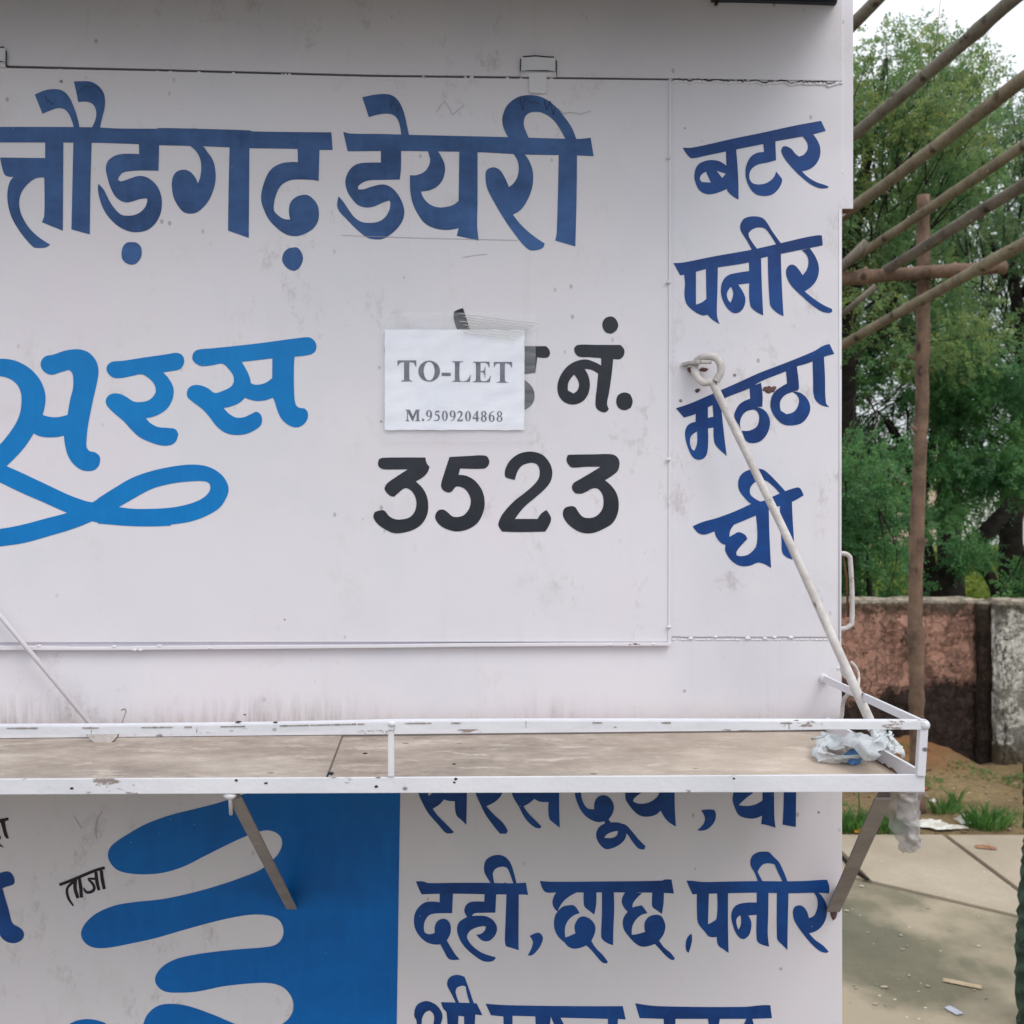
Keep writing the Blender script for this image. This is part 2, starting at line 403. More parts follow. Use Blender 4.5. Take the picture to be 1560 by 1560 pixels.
W_BUTTER = ["D+ 92,298 155,298 300,268 430,238 640,195 870,145 1060,110 1092,180 990,207 840,235 740,253 640,275 465,310 260,352 180,370 145,368",
"D+ 395,320 465,300 480,500 483,660 440,635 405,600 402,585 370,600 310,620 250,620 205,590 178,530 175,480 190,430 225,400 280,385 340,390 380,410 398,425",
"D- 255,465 220,490 212,520 225,538 290,542","D- 328,458 395,480 368,510",
"D+ 655,265 740,250 745,385 690,400 620,415 580,440 560,475 560,515 580,545 620,555 670,548 710,525 735,495 745,465 770,495 787,520 780,555 750,600 710,628 655,635 600,620 560,575 535,510 532,450 545,400 570,360 610,335 662,328",
"D+ 925,215 1000,200 1030,240 1052,290 1053,350 1030,405 985,445 925,463 970,505 1030,540 1090,560 1115,572 1100,580 1050,580 990,555 920,500 850,430 800,365 782,320 790,292 815,288 850,305 880,340 905,360 940,345 965,310 965,270 945,235"]
W_PANEER = ["D+ 28,1105 100,1100 300,1060 580,1010 780,965 950,925 1040,910 1065,912 1072,980 960,1003 780,1040 640,1070 555,1100 335,1135 260,1145 185,1165 105,1185 75,1190",
"D+ 100,1170 185,1160 185,1395 225,1380 258,1355 255,1140 338,1130 335,1300 332,1470 350,1530 300,1500 265,1465 230,1470 170,1440 120,1390 105,1330 108,1250",
"D+ 555,1085 640,1060 645,1250 655,1470 600,1440 565,1400 558,1245 480,1255 510,1300 530,1350 525,1400 500,1440 465,1455 430,1445 390,1400 365,1340 360,1280 375,1225 410,1190 460,1175 558,1160",
"D- 430,1270 445,1310 440,1350 425,1382 405,1350 403,1310",
"D+ 688,1055 778,1035 785,1250 797,1475 750,1450 710,1410 700,1370 690,1180",
"D+ 580,1020 540,945 500,880 495,840 515,800 550,782 600,778 650,790 680,820 720,885 785,975 750,980 700,900 665,862 620,855 580,868 552,895 560,930 612,1005",
"D+ 925,1015 980,1000 1020,1060 1042,1120 1040,1190 1010,1250 945,1303 1010,1355 1080,1400 1135,1425 1138,1445 1110,1453 1060,1440 1000,1400 920,1330 850,1260 818,1195 818,1145 840,1118 870,1118 900,1145 930,1190 960,1150 972,1095 960,1050"]
W_MATHA = ["E+ 40,500 130,470 280,405 450,330 560,280 730,215 900,145 960,110 1000,98 1030,160 960,180 860,220 790,240 725,270 575,330 500,375 350,435 270,480 180,520 165,535 90,558",
"E+ 165,520 240,480 240,560 275,553 268,470 320,455 330,560 345,700 358,797 300,745 280,710 275,620 240,625 242,700 235,780 215,812 180,822 145,805 115,745 97,670 105,620 130,595 163,585",
"E- 172,645 172,720 155,765 140,755 128,715 135,675",
"E+ 500,370 572,340 582,420 580,490 545,492 590,510 620,550 628,600 610,660 570,705 520,718 480,705 455,650 435,610 405,550 420,500 450,465 505,440",
"E- 530,508 555,530 560,575 545,615 500,640 450,640 440,600 450,555 480,520",
"E+ 728,265 795,235 810,370 800,390 770,395 820,405 860,440 880,490 870,540 830,590 770,607 710,600 660,555 632,495 638,430 665,390 700,365 735,345",
"E- 770,398 805,430 808,470 780,520 730,537 695,515 692,460 720,420",
"E+ 895,195 965,175 972,300 978,465 1000,493 940,475 905,430 898,320"]
W_GHEE = ["E+ 145,1238 210,1210 300,1185 420,1140 520,1095 600,1075 640,1055 720,1020 800,995 820,1005 838,1045 765,1085 690,1110 620,1135 540,1170 410,1225 280,1270 220,1290 180,1280",
"E+ 280,1260 410,1220 380,1265 375,1305 400,1290 430,1275 470,1290 487,1318 460,1345 420,1395 420,1420 450,1425 500,1410 545,1350 540,1170 620,1120 625,1300 635,1498 560,1465 500,1485 440,1485 385,1450 350,1395 350,1355 320,1340 290,1300",
"E+ 515,1100 470,1060 435,1010 430,960 445,920 480,892 530,880 580,882 620,910 670,960 725,1020 690,1032 640,980 600,952 560,950 520,975 502,1010 510,1045 560,1080 590,1090 570,1110",
"E+ 690,1100 765,1075 770,1200 778,1350 770,1445 730,1430 705,1400 700,1320 693,1200"]
W_SARAS = ["F+ -300,400 -200,260 -80,215 0,213 80,220 160,250 230,300 285,370 312,440 318,500 310,560 297,605 340,618 400,622 472,605 490,500 510,420 512,360 505,315 480,290 420,308 360,325 310,305 285,265 290,225 320,195 370,185 450,158 520,147 570,150 620,170 660,210 680,250 688,300 680,370 655,480 630,600 612,700 605,780 605,830 625,858 665,868 692,890 700,920 690,960 660,990 610,998 560,985 510,945 475,890 455,820 446,750 400,760 330,762 280,755 235,735 180,820 120,890 45,963 -20,1020 -100,1020 -100,880 0,810 60,740 110,665 140,590 150,510 145,450 120,395 70,355 0,335 -100,345 -200,400",
"F+ -150,880 -100,890 45,963 150,1010 320,1090 480,1165 590,1205 645,1217 760,1240 900,1258 1050,1262 1193,1255 1193,1380 1050,1385 900,1382 760,1370 640,1348 470,1290 300,1215 150,1150 0,1078 -150,1010",
"F+ -200,1420 0,1402 150,1375 320,1330 475,1288 600,1230 645,1217 720,1170 830,1100 930,1045 1040,1005 1193,968 1193,1085 1110,1105 1040,1130 930,1195 830,1250 640,1350 500,1405 350,1450 170,1500 0,1525 -200,1550",
"G+ -50,1190 60,1120 180,1050 300,1005 400,980 500,962 600,953 690,960 760,985 820,1030 855,1085 863,1130 850,1180 800,1255 700,1315 600,1350 480,1370 330,1383 200,1382 80,1375 -50,1365",
"G- 95,1250 200,1262 330,1262 450,1255 550,1238 640,1210 700,1175 732,1135 735,1100 720,1078 680,1068 600,1070 500,1080 380,1105 300,1135 200,1190",
"G+ 10,280 25,250 55,233 120,228 250,208 430,182 500,172 535,185 552,215 548,255 520,287 470,298 405,308 440,345 470,395 480,440 470,500 435,560 380,600 330,620 285,628 320,665 370,690 440,697 490,705 512,740 495,790 460,815 400,820 320,798 240,760 180,705 130,650 60,590 20,550 5,515 15,480 50,458 100,458 150,480 200,512 260,515 310,500 345,465 355,430 340,385 300,345 255,322 180,335 110,348 60,345 25,320",
"G+ 610,200 620,170 650,150 750,140 900,125 1100,102 1380,65 1430,65 1465,90 1478,130 1465,165 1430,185 1325,198 1320,300 1322,450 1332,530 1355,555 1395,562 1415,585 1418,620 1400,660 1360,688 1325,692 1280,675 1235,635 1205,575 1185,510 1172,485 1120,503 1060,508 1010,498 978,485 940,520 885,545 828,557 870,600 920,625 970,622 1010,605 1055,582 1085,600 1097,635 1090,675 1050,710 980,740 900,745 840,730 780,685 730,620 680,565 620,520 580,485 572,455 585,418 620,398 670,400 720,420 768,452 830,435 880,408 900,370 895,330 860,280 820,248 750,258 680,265 640,250 615,225",
"G- 955,235 1170,210 1168,348 1120,382 1060,395 1020,385 1010,340 985,285"]
W_CODE = ["H+ 487,90 490,55 515,42 540,35 555,80 580,160 590,200 530,200 500,140",
"H+ 95,250 850,250 1010,250 1030,275 1030,300 1015,315 960,312 950,400 890,408 850,408 850,320 95,282","H+ 850,430 885,440 930,480 945,530 930,580 885,612 850,612"]
W_NO = ["H+ 1170,260 1190,243 1300,243 1430,243 1452,270 1450,300 1430,322 1390,322 1380,420 1365,520 1355,575 1365,605 1350,622 1325,622 1295,600 1290,560 1298,480 1305,405 1270,385 1228,378 1250,420 1258,470 1248,520 1220,560 1170,580 1120,570 1085,535 1074,480 1090,420 1130,365 1180,335 1235,325 1285,340 1322,360 1322,318 1250,312 1200,310 1175,290",
"H- 1168,410 1195,455 1190,495 1165,518 1133,500 1137,455",
"H+ 1373,82 1400,92 1418,128 1408,160 1378,180 1345,168 1328,130 1342,95","H+ 1455,512 1485,522 1500,560 1490,597 1455,612 1420,598 1407,560 1420,525"]
W_NUM = ["I+ 62,140 68,115 90,107 200,105 343,105 352,140 368,160 355,195 325,225 285,247 325,285 350,330 360,380 355,440 330,490 290,525 230,548 160,555 110,535 60,500 35,460 42,430 70,420 98,420 130,455 165,472 210,472 250,460 278,430 290,385 285,345 265,308 235,288 215,290 180,318 158,338 135,333 110,310 100,290 115,260 170,220 240,175 150,176 90,174 68,160",
"I+ 487,102 600,96 700,94 720,115 722,140 705,165 680,172 550,170 540,208 590,215 640,245 680,300 695,360 690,420 660,485 610,525 550,543 500,540 440,515 408,480 402,450 420,420 450,415 475,430 505,455 540,458 575,445 605,405 613,360 600,320 575,290 545,278 523,280 500,307 475,312 445,295 437,265 455,200",
"I+ 815,205 820,170 845,125 890,88 940,72 990,72 1040,90 1080,135 1097,185 1090,240 1060,285 1000,340 930,400 875,470 1010,470 1030,440 1062,417 1090,465 1080,505 1055,545 900,548 800,545 778,510 782,480 810,430 870,365 940,310 990,265 1018,225 1022,180 1010,150 985,137 950,140 915,155 890,190 875,238 840,230 820,222",
"I+ 1182,118 1190,90 1210,88 1350,86 1450,86 1485,105 1497,140 1485,185 1450,215 1410,240 1450,275 1480,320 1492,375 1485,440 1455,495 1400,530 1340,553 1280,553 1220,525 1175,480 1160,440 1170,408 1200,395 1230,398 1250,425 1275,455 1310,465 1355,455 1390,420 1402,375 1395,325 1370,292 1340,288 1300,308 1270,320 1235,318 1215,290 1222,260 1260,235 1320,200 1385,160 1300,160 1215,164 1192,145"]
W_EDGE_A = ["J+ 0,285 75,272 80,295 45,310 60,400 82,465 60,465 40,440 20,370 5,320 -30,320 -30,285","J+ -30,430 8,445 5,472 -30,470","J+ -20,500 0,515 40,550 10,540 -20,530"]
W_EDGE_B = ["J+ -60,790 0,778 60,765 95,775 125,815 132,860 120,885 60,905 22,920 50,1020 80,1120 105,1220 125,1250 180,1280 210,1310 218,1350 200,1390 150,1418 90,1418 40,1395 0,1350 -40,1250 -60,1100"]
W_TAZA = ["J/ 542,888,26 650,848,28 750,806,28 870,757,28 957,732,26","J/ 690,840,30 686,920,32 712,1010,30","J/ 700,852,26 648,880,24 612,930,24 625,1010,24 670,1080,14",
"J/ 725,830,28 738,920,32 745,1005,28","J/ 876,770,28 886,860,32 905,938,26","J/ 886,835,22 830,832,20 810,838,20 848,880,24 862,920,26 838,950,28 790,955,24 762,915,14","J/ 925,755,30 935,840,32 953,928,28"]
W_SPLASH = ["K+ 980,-60 900,0 820,28 710,66 600,95 480,125 370,165 280,215 210,265 193,305 205,345 240,378 300,393 370,396 450,388 540,360 640,310 740,260 800,232 870,205 920,195 960,205 985,230 988,265 970,305 940,335 890,375 820,405 720,440 600,475 450,508 300,525 220,540 140,575 90,620 70,665 85,705 125,730 190,732 300,712 420,685 540,650 680,612 780,590 860,580 930,585 975,605 995,645 990,685 965,715 920,728 800,738 680,750 580,765 500,785 440,820 410,865 415,900 450,930 510,937 600,932 720,908 840,895 930,893 990,910 1025,945 1041,990 1030,1040 990,1080 940,1100 850,1105 770,1078 680,1040 560,998 480,988 420,998 375,1035 355,1080 345,1140 400,1300 1510,1300 1516,900 1522,500 1528,100 1532,-60",
"K+ 20,1078 60,1062 110,1058 160,1068 190,1085 230,1200 0,1200"]
W_SARASDUDH = ["L+ 70,-40 420,-40 418,100 415,260 380,225 345,190 335,95 290,92 258,82 230,115 180,148 220,200 280,260 328,310 310,320 270,315 220,260 150,180 110,110 80,40","L- 148,-40 210,-40 180,30 150,60",
"L+ 460,-40 700,-40 660,50 620,95 555,130 610,190 670,245 705,300 695,322 650,322 600,260 550,190 510,110 480,40",
"L+ 715,-40 1065,-40 1064,120 1068,280 1030,250 995,215 990,100 930,98 890,78 860,105 815,130 850,180 900,230 940,270 930,285 890,275 830,220 780,130 740,60",
"L+ 1175,-40 1218,-40 1218,50 1235,110 1265,145 1310,150 1310,110 1330,70 1370,53 1410,65 1438,100 1447,140 1435,185 1410,220 1425,245 1385,255 1380,235 1330,240 1270,215 1220,165 1185,90 1172,30",
"L+ 1468,248 1528,260 1568,300 1618,360 1668,410 1658,432 1618,425 1578,380 1530,315 1470,290",
"L+ 1385,250 1440,242 1500,252 1530,300 1528,350 1490,395 1430,425 1385,428 1340,385 1322,330 1340,280","L- 1378,350 1400,325 1440,308 1475,302 1465,335 1430,352",
"MM+ 60,-40 205,-40 200,20 170,35 120,75 112,95 150,112 200,110 250,90 290,50 310,-40 402,-40 404,140 412,272 350,230 305,160 270,190 215,203 160,195 110,155 80,115 60,80"]
W_COMMA1 = ["MM+ 588,158 640,152 680,155 692,190 680,240 640,285 600,300 560,298 600,260 615,220 605,185"]
W_GHEE2 = ["MM+ 820,-40 940,-40 948,40 900,75 850,122 900,128 960,120 1018,90 1015,-40 1098,-40 1100,200 1108,280 1050,262 1008,255 1015,195 960,215 900,212 850,190 820,130 808,80 815,30",
"MM+ 1168,-40 1253,-40 1250,275 1158,258 1165,120"]
W_DAHI = ["N+ 97,375 175,375 230,392 500,390 800,390 1140,395 1285,388 1308,520 1215,515 960,515 500,507 300,510 160,515 140,480",
"N+ 355,495 497,495 488,718 400,718 300,722 240,740 200,790 183,850 190,920 220,942 265,942 300,930 300,870 320,815 360,785 410,780 450,805 473,860 470,930 450,980 430,1010 470,1080 520,1160 570,1218 480,1222 440,1200 400,1130 360,1055 290,1055 210,1030 140,970 90,890 75,800 90,710 140,640 200,600 280,592 352,600",
"N+ 838,495 965,500 955,712 800,715 730,720 700,748 780,745 850,750 920,785 965,845 972,900 950,960 900,1010 850,1022 800,1005 748,950 800,940 840,905 852,865 830,858 760,870 700,895 660,935 650,980 680,1040 740,1100 820,1150 960,1195 935,1230 880,1243 810,1230 720,1170 640,1100 580,1020 545,930 542,870 560,820 600,785 650,760 625,715 620,680 640,630 680,600 730,592 835,592",
"N+ 1075,505 1208,505 1205,1040 1208,1118 1070,1075 1058,1020 1065,800",
"N+ 910,400 870,340 838,280 832,220 850,150 900,108 960,90 1010,90 1060,110 1105,155 1135,215 1160,300 1185,400 1150,400 1115,300 1085,235 1050,217 1000,220 955,240 930,280 930,320 945,400"]
W_COMMA2 = ["N+ 1325,965 1360,945 1410,928 1445,940 1468,980 1460,1030 1430,1090 1380,1150 1340,1175 1305,1172 1340,1110 1360,1040 1350,1000"]
W_CHHACH = ["O+ 75,192 180,200 600,198 1190,190 1215,180 1278,180 1300,308 1200,302 850,298 500,298 230,298 135,298 100,265",
"O+ 230,290 410,300 350,330 290,380 250,440 240,475 205,440 190,390 200,340",
"O+ 240,470 280,430 340,415 380,415 410,440 438,488 390,505 340,545 310,600 303,650 308,710 360,690 400,672 392,610 410,560 440,525 490,520 540,545 575,590 583,640 565,700 545,740 590,810 650,870 695,930 690,945 650,940 600,890 550,830 500,782 440,805 380,812 330,790 300,755 250,710 215,650 203,580 215,510",
"O+ 475,290 592,290 590,400 572,500 520,460 485,430 475,380","O+ 642,290 750,290 755,450 748,600 744,780 690,760 645,725 635,690 642,500",
"O+ 860,290 1010,305 970,340 930,390 918,435 960,425 1005,415 1030,445 1058,488 1000,505 950,550 920,610 915,685 970,678 1038,658 1030,600 1045,550 1080,515 1140,502 1185,515 1215,570 1222,620 1205,680 1165,738 1210,800 1270,850 1308,900 1300,915 1270,910 1220,870 1170,815 1125,768 1060,790 1000,792 950,765 900,715 850,650 833,590 840,530 878,475 840,430 823,380 835,330",
"O+ 1103,290 1208,295 1205,400 1190,495 1150,465 1105,430 1100,380"]
W_MARK = ["O+ 1462,675 1465,740 1435,850 1412,825 1410,750 1430,700"]
W_PANEER2 = ["P+ 95,370 150,372 250,382 500,378 750,374 1000,376 1180,372 1340,362 1380,362 1400,420 1400,485 1300,480 1030,485 740,480 480,485 210,492 150,495 125,440",
"P+ 190,480 300,485 292,768 330,750 370,715 375,485 475,480 475,800 480,1030 430,995 385,960 372,885 300,880 265,840 205,765 193,700",
"P+ 738,470 845,470 842,700 838,850 850,972 765,945 738,910 738,682 660,688 685,740 687,800 665,870 620,905 585,895 545,845 515,760 505,690 520,630 560,590 640,572 738,570",
"P- 588,685 595,730 590,780 572,820 555,775 553,720",
"P+ 922,475 1028,480 1020,800 1018,1003 970,955 930,915 922,880",
"P+ 750,385 720,300 685,240 680,190 700,140 750,110 800,104 850,110 890,150 940,200 985,290 1020,380 975,380 940,310 900,220 860,212 810,215 775,240 745,290 790,375",
"P+ 1260,482 1300,482 1340,520 1375,590 1380,650 1365,730 1320,800 1270,835 1215,850 1270,910 1340,960 1395,1018 1370,1030 1310,1010 1240,950 1180,880 1120,800 1080,730 1068,660 1080,615 1110,597 1150,600 1190,640 1215,712 1260,690 1285,640 1295,580 1285,520"]
W_SHRI = ["Q+ 40,235 30,210 40,170 70,152 100,155 130,175 148,210 140,250 125,300 100,300 110,250 112,210 95,190 75,200 62,230 65,290 40,290",
"Q+ 142,155 200,157 290,160 315,210 285,207 280,300 240,300 238,215 215,212 210,300 168,300 165,200 150,180",
"Q+ 205,160 185,120 168,85 172,60 190,45 215,42 240,50 255,90 280,165 262,160 250,120 245,90 228,87 208,95 203,115 218,160"]
W_LAST_A = ["Q+ 328,162 420,168 700,172 900,172 912,228 880,225 875,300 838,300 838,225 640,220 680,300 640,300 612,245 600,215 590,300 540,300 535,215 440,212 440,300 405,300 402,215 350,210"]
W_LAST_B = ["Q+ 952,160 1050,172 1400,175 1480,168 1515,168 1522,222 1440,225 1460,300 1430,300 1400,260 1415,225 1305,225 1290,300 1265,300 1255,225 1120,225 1115,300 1075,300 1070,225 970,222"]

# ================================================================ SETTING
def ground_mat():
    k = M('soil')
    n = k.noise(2.2, 6, .65); n2 = k.noise(30, 5, .7)
    c = k.ramp(n, [(.3, rgb(100,86,64)), (.5, rgb(134,116,86)), (.7, rgb(152,132,98))])
    c = k.mix(k.g(n2, .4, .7, 0, .6), c, rgb(98,80,56))
    z = k.xyz()[2]
    c = k.mix(k.math('MULTIPLY', k.g(z, -1.49, -1.40), k.g(n2, .3, .55, .5, 1)), c, rgb(140,98,66))
    k.col(c); k.rough(.95, .15); k.bump(k.noise(35, 6, .75), .8, .03); return k.m
def slab_mat(name, c1, c2, c3, patch=None):
    k = M(name)
    n = k.noise(1.5, 6, .65); n2 = k.noise(40, 5, .7)
    c = k.ramp(n, [(.3, c1), (.52, c2), (.72, c3)])
    c = k.mix(k.g(n2, .42, .72, 0, .35), c, c1)
    if patch: c = k.mix(k.g(k.noise(1.1, 5, .6, k.mapping((1,.8,1),(1.3,.4,0))), .50, .60, 0, .8), c, patch)
    v = k.vor(16); c = k.mix(k.math('MULTIPLY', k.g(v, .05, .09, .7, 0), k.g(k.noise(5, 2), .48, .55)), c, rgb(214,204,184))
    k.col(c); k.rough(k.g(n, .3, .7, .7, .95), .2); k.bump(k.noise(50, 6, .7), .35, .01); return k.m
MAT['soil'] = ground_mat()
MAT['slab'] = slab_mat('dusty_slab', rgb(142,130,114), rgb(160,148,131), rgb(174,162,145))
MAT['apron_c'] = slab_mat('dark_concrete', rgb(92,92,78), rgb(116,110,92), rgb(132,124,106), rgb(162,150,130))  # darker, slightly greenish concrete with paler patches
MAT['field'] = simple('field_grass', rgb(96,112,52), .95, rgb(70,88,40), 1.4, .8, 9, .1)

def grid(name, x0, x1, y0, y1, nx, ny, zf, mat, **t):
    V = [(x0+(x1-x0)*i/nx, y0+(y1-y0)*j/ny, zf(x0+(x1-x0)*i/nx, y0+(y1-y0)*j/ny)) for j in range(ny+1) for i in range(nx+1)]
    Fc = [[j*(nx+1)+i, j*(nx+1)+i+1, (j+1)*(nx+1)+i+1, (j+1)*(nx+1)+i] for j in range(ny) for i in range(nx)]
    return mesh(name, V, Fc, mat, smooth=True, **t)
def nz(x, y, s=1, z=0): return noise.noise(Vector((x*s, y*s, z)))
def soil_z(x, y):
    if x < -3.8 or x > 7.8 or y < 2.7: return -1.598
    if y < 4.72: return -1.56
    z = -1.50 + .014*nz(x, y, 4) + .012*nz(x, y, 12) + .006*nz(x, y, 30)
    m = max(0, 1-abs(y-6.2)/.55)*max(0, min(1, (2.80-x)/.35))
    return z - .05*max(0, 1-(y-4.72)/.12) + .15*m + .06*m*nz(x, y, 7) + .03*m*nz(x, y, 22)
grid('ground', -4, 8, 2.5, 7.2, 300, 150, soil_z, MAT['soil'], kind='structure')
mesh('earth', [(-90,-90,-1.60),(90,-90,-1.60),(90,7,-1.60),(-90,7,-1.60)], [[0,1,2,3]], simple('dusty_road', rgb(104,102,98), .95, rgb(88,86,82), 1.2, .4, 20, .15), kind='structure')
grid('grass_field', -60, 90, 6.6, 120, 120, 120, lambda x, y: -1.5+.05*nz(x, y, .8)+.0*y, MAT['field'], kind='structure')

# paved path: slabs side by side, their near edge cut off along the kiosk apron
pave = empty('pavement', (1.7, 4.4, -1.5), kind='structure')
near = lambda x: 4.18 + (x-1.45)*(-.38/.45)
xs = [1.452-.56*4+.56*i for i in range(9)]
for i in range(8):
    a, b = xs[i]+.012, xs[i+1]-.012
    ya, yb = max(3.0, near(a)), max(3.0, near(b)); e = 4.765+random.uniform(-.015, .015)
    top = [(a, ya+.004), (b, yb+.004), (b, e), (a, e)]
    V = [(x, y, -1.5) for x, y in top]+[(x, y, -1.58) for x, y in top]
    mesh('slab', V, [[0,1,2,3],[7,6,5,4],[0,4,5,1],[1,5,6,2],[2,6,7,3],[3,7,4,0]], MAT['slab'], pave, bevel=.004)
ap = [(-3, -1.5), (7, -1.5), (7, 2.9), (3.0, near(3.0)-.0), (-.4, near(-.4)), (-3, near(-.4))]
mesh('concrete_apron', [(x, y, -1.512) for x, y in ap]+[(x, y, -1.60) for x, y in ap], [[0,1,2,3,4,5]]+[[i, i+6, (i+1)%6+6, (i+1)%6] for i in range(6)], MAT['apron_c'], kind='structure')

# ---------------------------------------------------------------- boundary walls
def plaster(name, base, stain, dark_z, streak, blot=.50, mf=.62):
    k = M(name); z = k.xyz()[2]
    warp = k.noise(5, 6, .75)
    n = k.noise(2.6, 8, .75, k.mapping((1,1,1),(3,0,1.7))); n2 = k.noise(9, 8, .78); n3 = k.noise(3.4, 6, .75, k.mapping((2.2,1,.45)))
    dark = tuple(v*.34 for v in base[:3])+(1,); mid = tuple(v*mf for v in base[:3])+(1,)
    c = k.mix(k.g(warp, .42, .60), base, mid)
    c = k.mix(k.g(k.noise(13, 8, .82, k.mapping((1,1,.8),(7,2,1))), blot, blot+.06, 0, .85), c, dark)
    c = k.mix(k.g(k.noise(5.5, 7, .8, k.mapping((1,1,.7),(1,9,1))), blot+.05, blot+.09, 0, .9), c, rgb(58,48,42))
    cr = k.vor(2.6, k.mix(.25, k.mapping((1,1,1.3)), k.n.new('ShaderNodeTexNoise').outputs['Color']), 'DISTANCE_TO_EDGE'); c = k.mix(k.math('MULTIPLY', k.g(cr, .0, .012, .7, 0), k.g(n2, .40, .5)), c, rgb(60,50,42))
    c = k.mix(k.g(k.noise(1.9, 6, .7, k.mapping((1,1,1),(5,3,8))), .50, .56, 0, .85), c, k.mix(k.g(n2, .4, .6), mid, rgb(62,50,44)))
    zz = k.math('ADD', z, k.math('MULTIPLY', k.math('SUBTRACT', n, .5), .9))
    low = k.mix(k.g(k.noise(20, 6, .8, k.mapping((1,1,.4))), .4, .66, 0, .7), stain, tuple(min(1, v*2.1) for v in stain[:3])+(1,))
    c = k.mix(k.g(zz, dark_z-.05, dark_z+.02, 1, 0), c, low)
    c = k.mix(k.g(n3, streak, streak+.05, 0, .92), c, rgb(52,42,36))
    top = k.math('ADD', z, k.math('MULTIPLY', k.math('SUBTRACT', n2, .5), .42))
    c = k.mix(k.g(top, .84, .92, 0, .85), c, rgb(82,74,62))
    c = k.mix(k.g(z, .945, .955), c, rgb(160,150,134))
    k.col(c); k.rough(.95, .15); k.bump(k.math('ADD', k.math('MULTIPLY', k.g(n2, .48, .54), .8), k.noise(55, 6, .75)), .9, .02); return k.m
MAT['pink'] = plaster('stained_pink_plaster', rgb(192,148,130), rgb(56,46,42), .44, .585, .53, .70)
MAT['whitewash'] = plaster('stained_whitewash', rgb(236,234,222), rgb(82,74,60), .13, .60, .505, .82)
def wall(name, x0, x1, Y, h, th, mat, label):
    root = empty(name, ((x0+x1)/2, Y, -1.5), label=label, cat='wall')
    nx, nzz = int((x1-x0)/.03), 32; V = []; 
    for j in range(nzz+1):
        for i in range(nx+1):
            x = x0+(x1-x0)*i/nx; f = j/nzz
            top = h + .014*nz(x, 3, 4)+.014*nz(x, 9, 13)+.008*nz(x, 5, 31)
            V.append((x, Y+.018*nz(x, f*3, 3)+.012*nz(x, f*3, 9)+.005*nz(x, f*8, 23), -1.62+(top+.12)*f))
    n0 = len(V)
    for i in range(nx+1):
        x = x0+(x1-x0)*i/nx; V.append((x, Y+th*.5, -1.5+h+.02+.012*nz(x, 7, 9)))
    for i in range(nx+1):
        x = x0+(x1-x0)*i/nx; V.append((x, Y+th, -1.5+h))
    for i in range(nx+1):
        x = x0+(x1-x0)*i/nx; V.append((x, Y+th, -1.62))
    Fc = [[j*(nx+1)+i, j*(nx+1)+i+1, (j+1)*(nx+1)+i+1, (j+1)*(nx+1)+i] for j in range(nzz) for i in range(nx)]
    rows = [nzz*(nx+1), n0, n0+nx+1, n0+2*(nx+1)]
    for a, b in zip(rows, rows[1:]): Fc += [[a+i, a+i+1, b+i+1, b+i] for i in range(nx)]
    for s in (0, nx):
        col_ = [j*(nx+1)+s for j in range(nzz+1)]+[n0+s, n0+nx+1+s, n0+2*(nx+1)+s]; Fc.append(col_ if s == 0 else col_[::-1])
    mesh('plaster_face', V, Fc, mat, root, smooth=True)
    return root
wl = wall('boundary_wall', -7, 2.80, 6.17, .962, .2, MAT['pink'], 'long low boundary wall with peeling pink plaster and black damp stains')
wr = wall('boundary_wall', 2.875, 9, 6.06, .965, .2, MAT['whitewash'], 'low whitewashed wall section mottled with black mould, right of the pink wall')
wp = wall('wall_pier', 2.795, 2.872, 6.13, .955, .22, plaster('shaded_pier_plaster', rgb(84,70,60), rgb(50,42,36), .5, .5), 'narrow pier coloured dark for the corner shade, between the pink wall and the whitewashed wall')  # corner between the two walls: its shade is put into the plaster colour
MAT['stone'] = simple('pale_rubble', rgb(176,166,150), .95, rgb(140,128,112), 20, .6, 50, .2)
for (px, r, lab) in ((1302, .022, 'small pale stone lying on the pink wall top near the kiosk'), (1372, .018, 'small grey stone on the wall top just left of the wooden post'),
                     (1478, .026, 'flat pale stone on the pink wall top beside the dark pier'), (1549, .028, 'pointed pale stone on top of the whitewashed wall')):
    Yw = 6.17 if px < 1500 else 6.06; q = at(px, 916, Yw+.05); q.z = -.535
    v, f = blob(q, r, 1.6, 1.2, .55, 2, .12); mesh('stone', v, f, MAT['stone'], loc=q, label=lab, cat='stone')

# ---------------------------------------------------------------- far buildings
def house(name, x0, x1, Y, z1, mat, label, wins):
    root = empty(name, ((x0+x1)/2, Y, -1.5), label=label, cat='building')
    v, f = box(((x0+x1)/2, Y+3, (z1-1.5)/2), (x1-x0)/2, 3, (z1+1.5)/2); mesh('wall', v, f, mat, root)
    v, f = box(((x0+x1)/2, Y+3, z1+.08), (x1-x0)/2+.15, 3.15, .08); mesh('roof', v, f, MAT['slab'], root)
    for (a, b, c, d) in wins:
        v, f = join(box(((a+b)/2, Y-.02, c-.04), (b-a)/2+.06, .05, .04), box(((a+b)/2, Y-.02, d+.04), (b-a)/2+.06, .05, .04), box((a-.03, Y-.02, (c+d)/2), .03, .05, (d-c)/2), box((b+.03, Y-.02, (c+d)/2), .03, .05, (d-c)/2))
        fr = mesh('window', v, f, MAT['bracket'], root)
        v, f = box(((a+b)/2, Y-.01, (c+d)/2), (b-a)/2, .012, (d-c)/2); mesh('pane', v, f, MAT['gap'], fr)
house('house', 13.6, 19.2, 45, 2.4, simple('cream_wash', rgb(200,180,160), .9, rgb(184,164,142), 2, .2), 'cream single storey house glimpsed through the trees behind the wall', [(14.6,15.6,-.2,1.0),(17.2,18.2,-.2,1.0)])
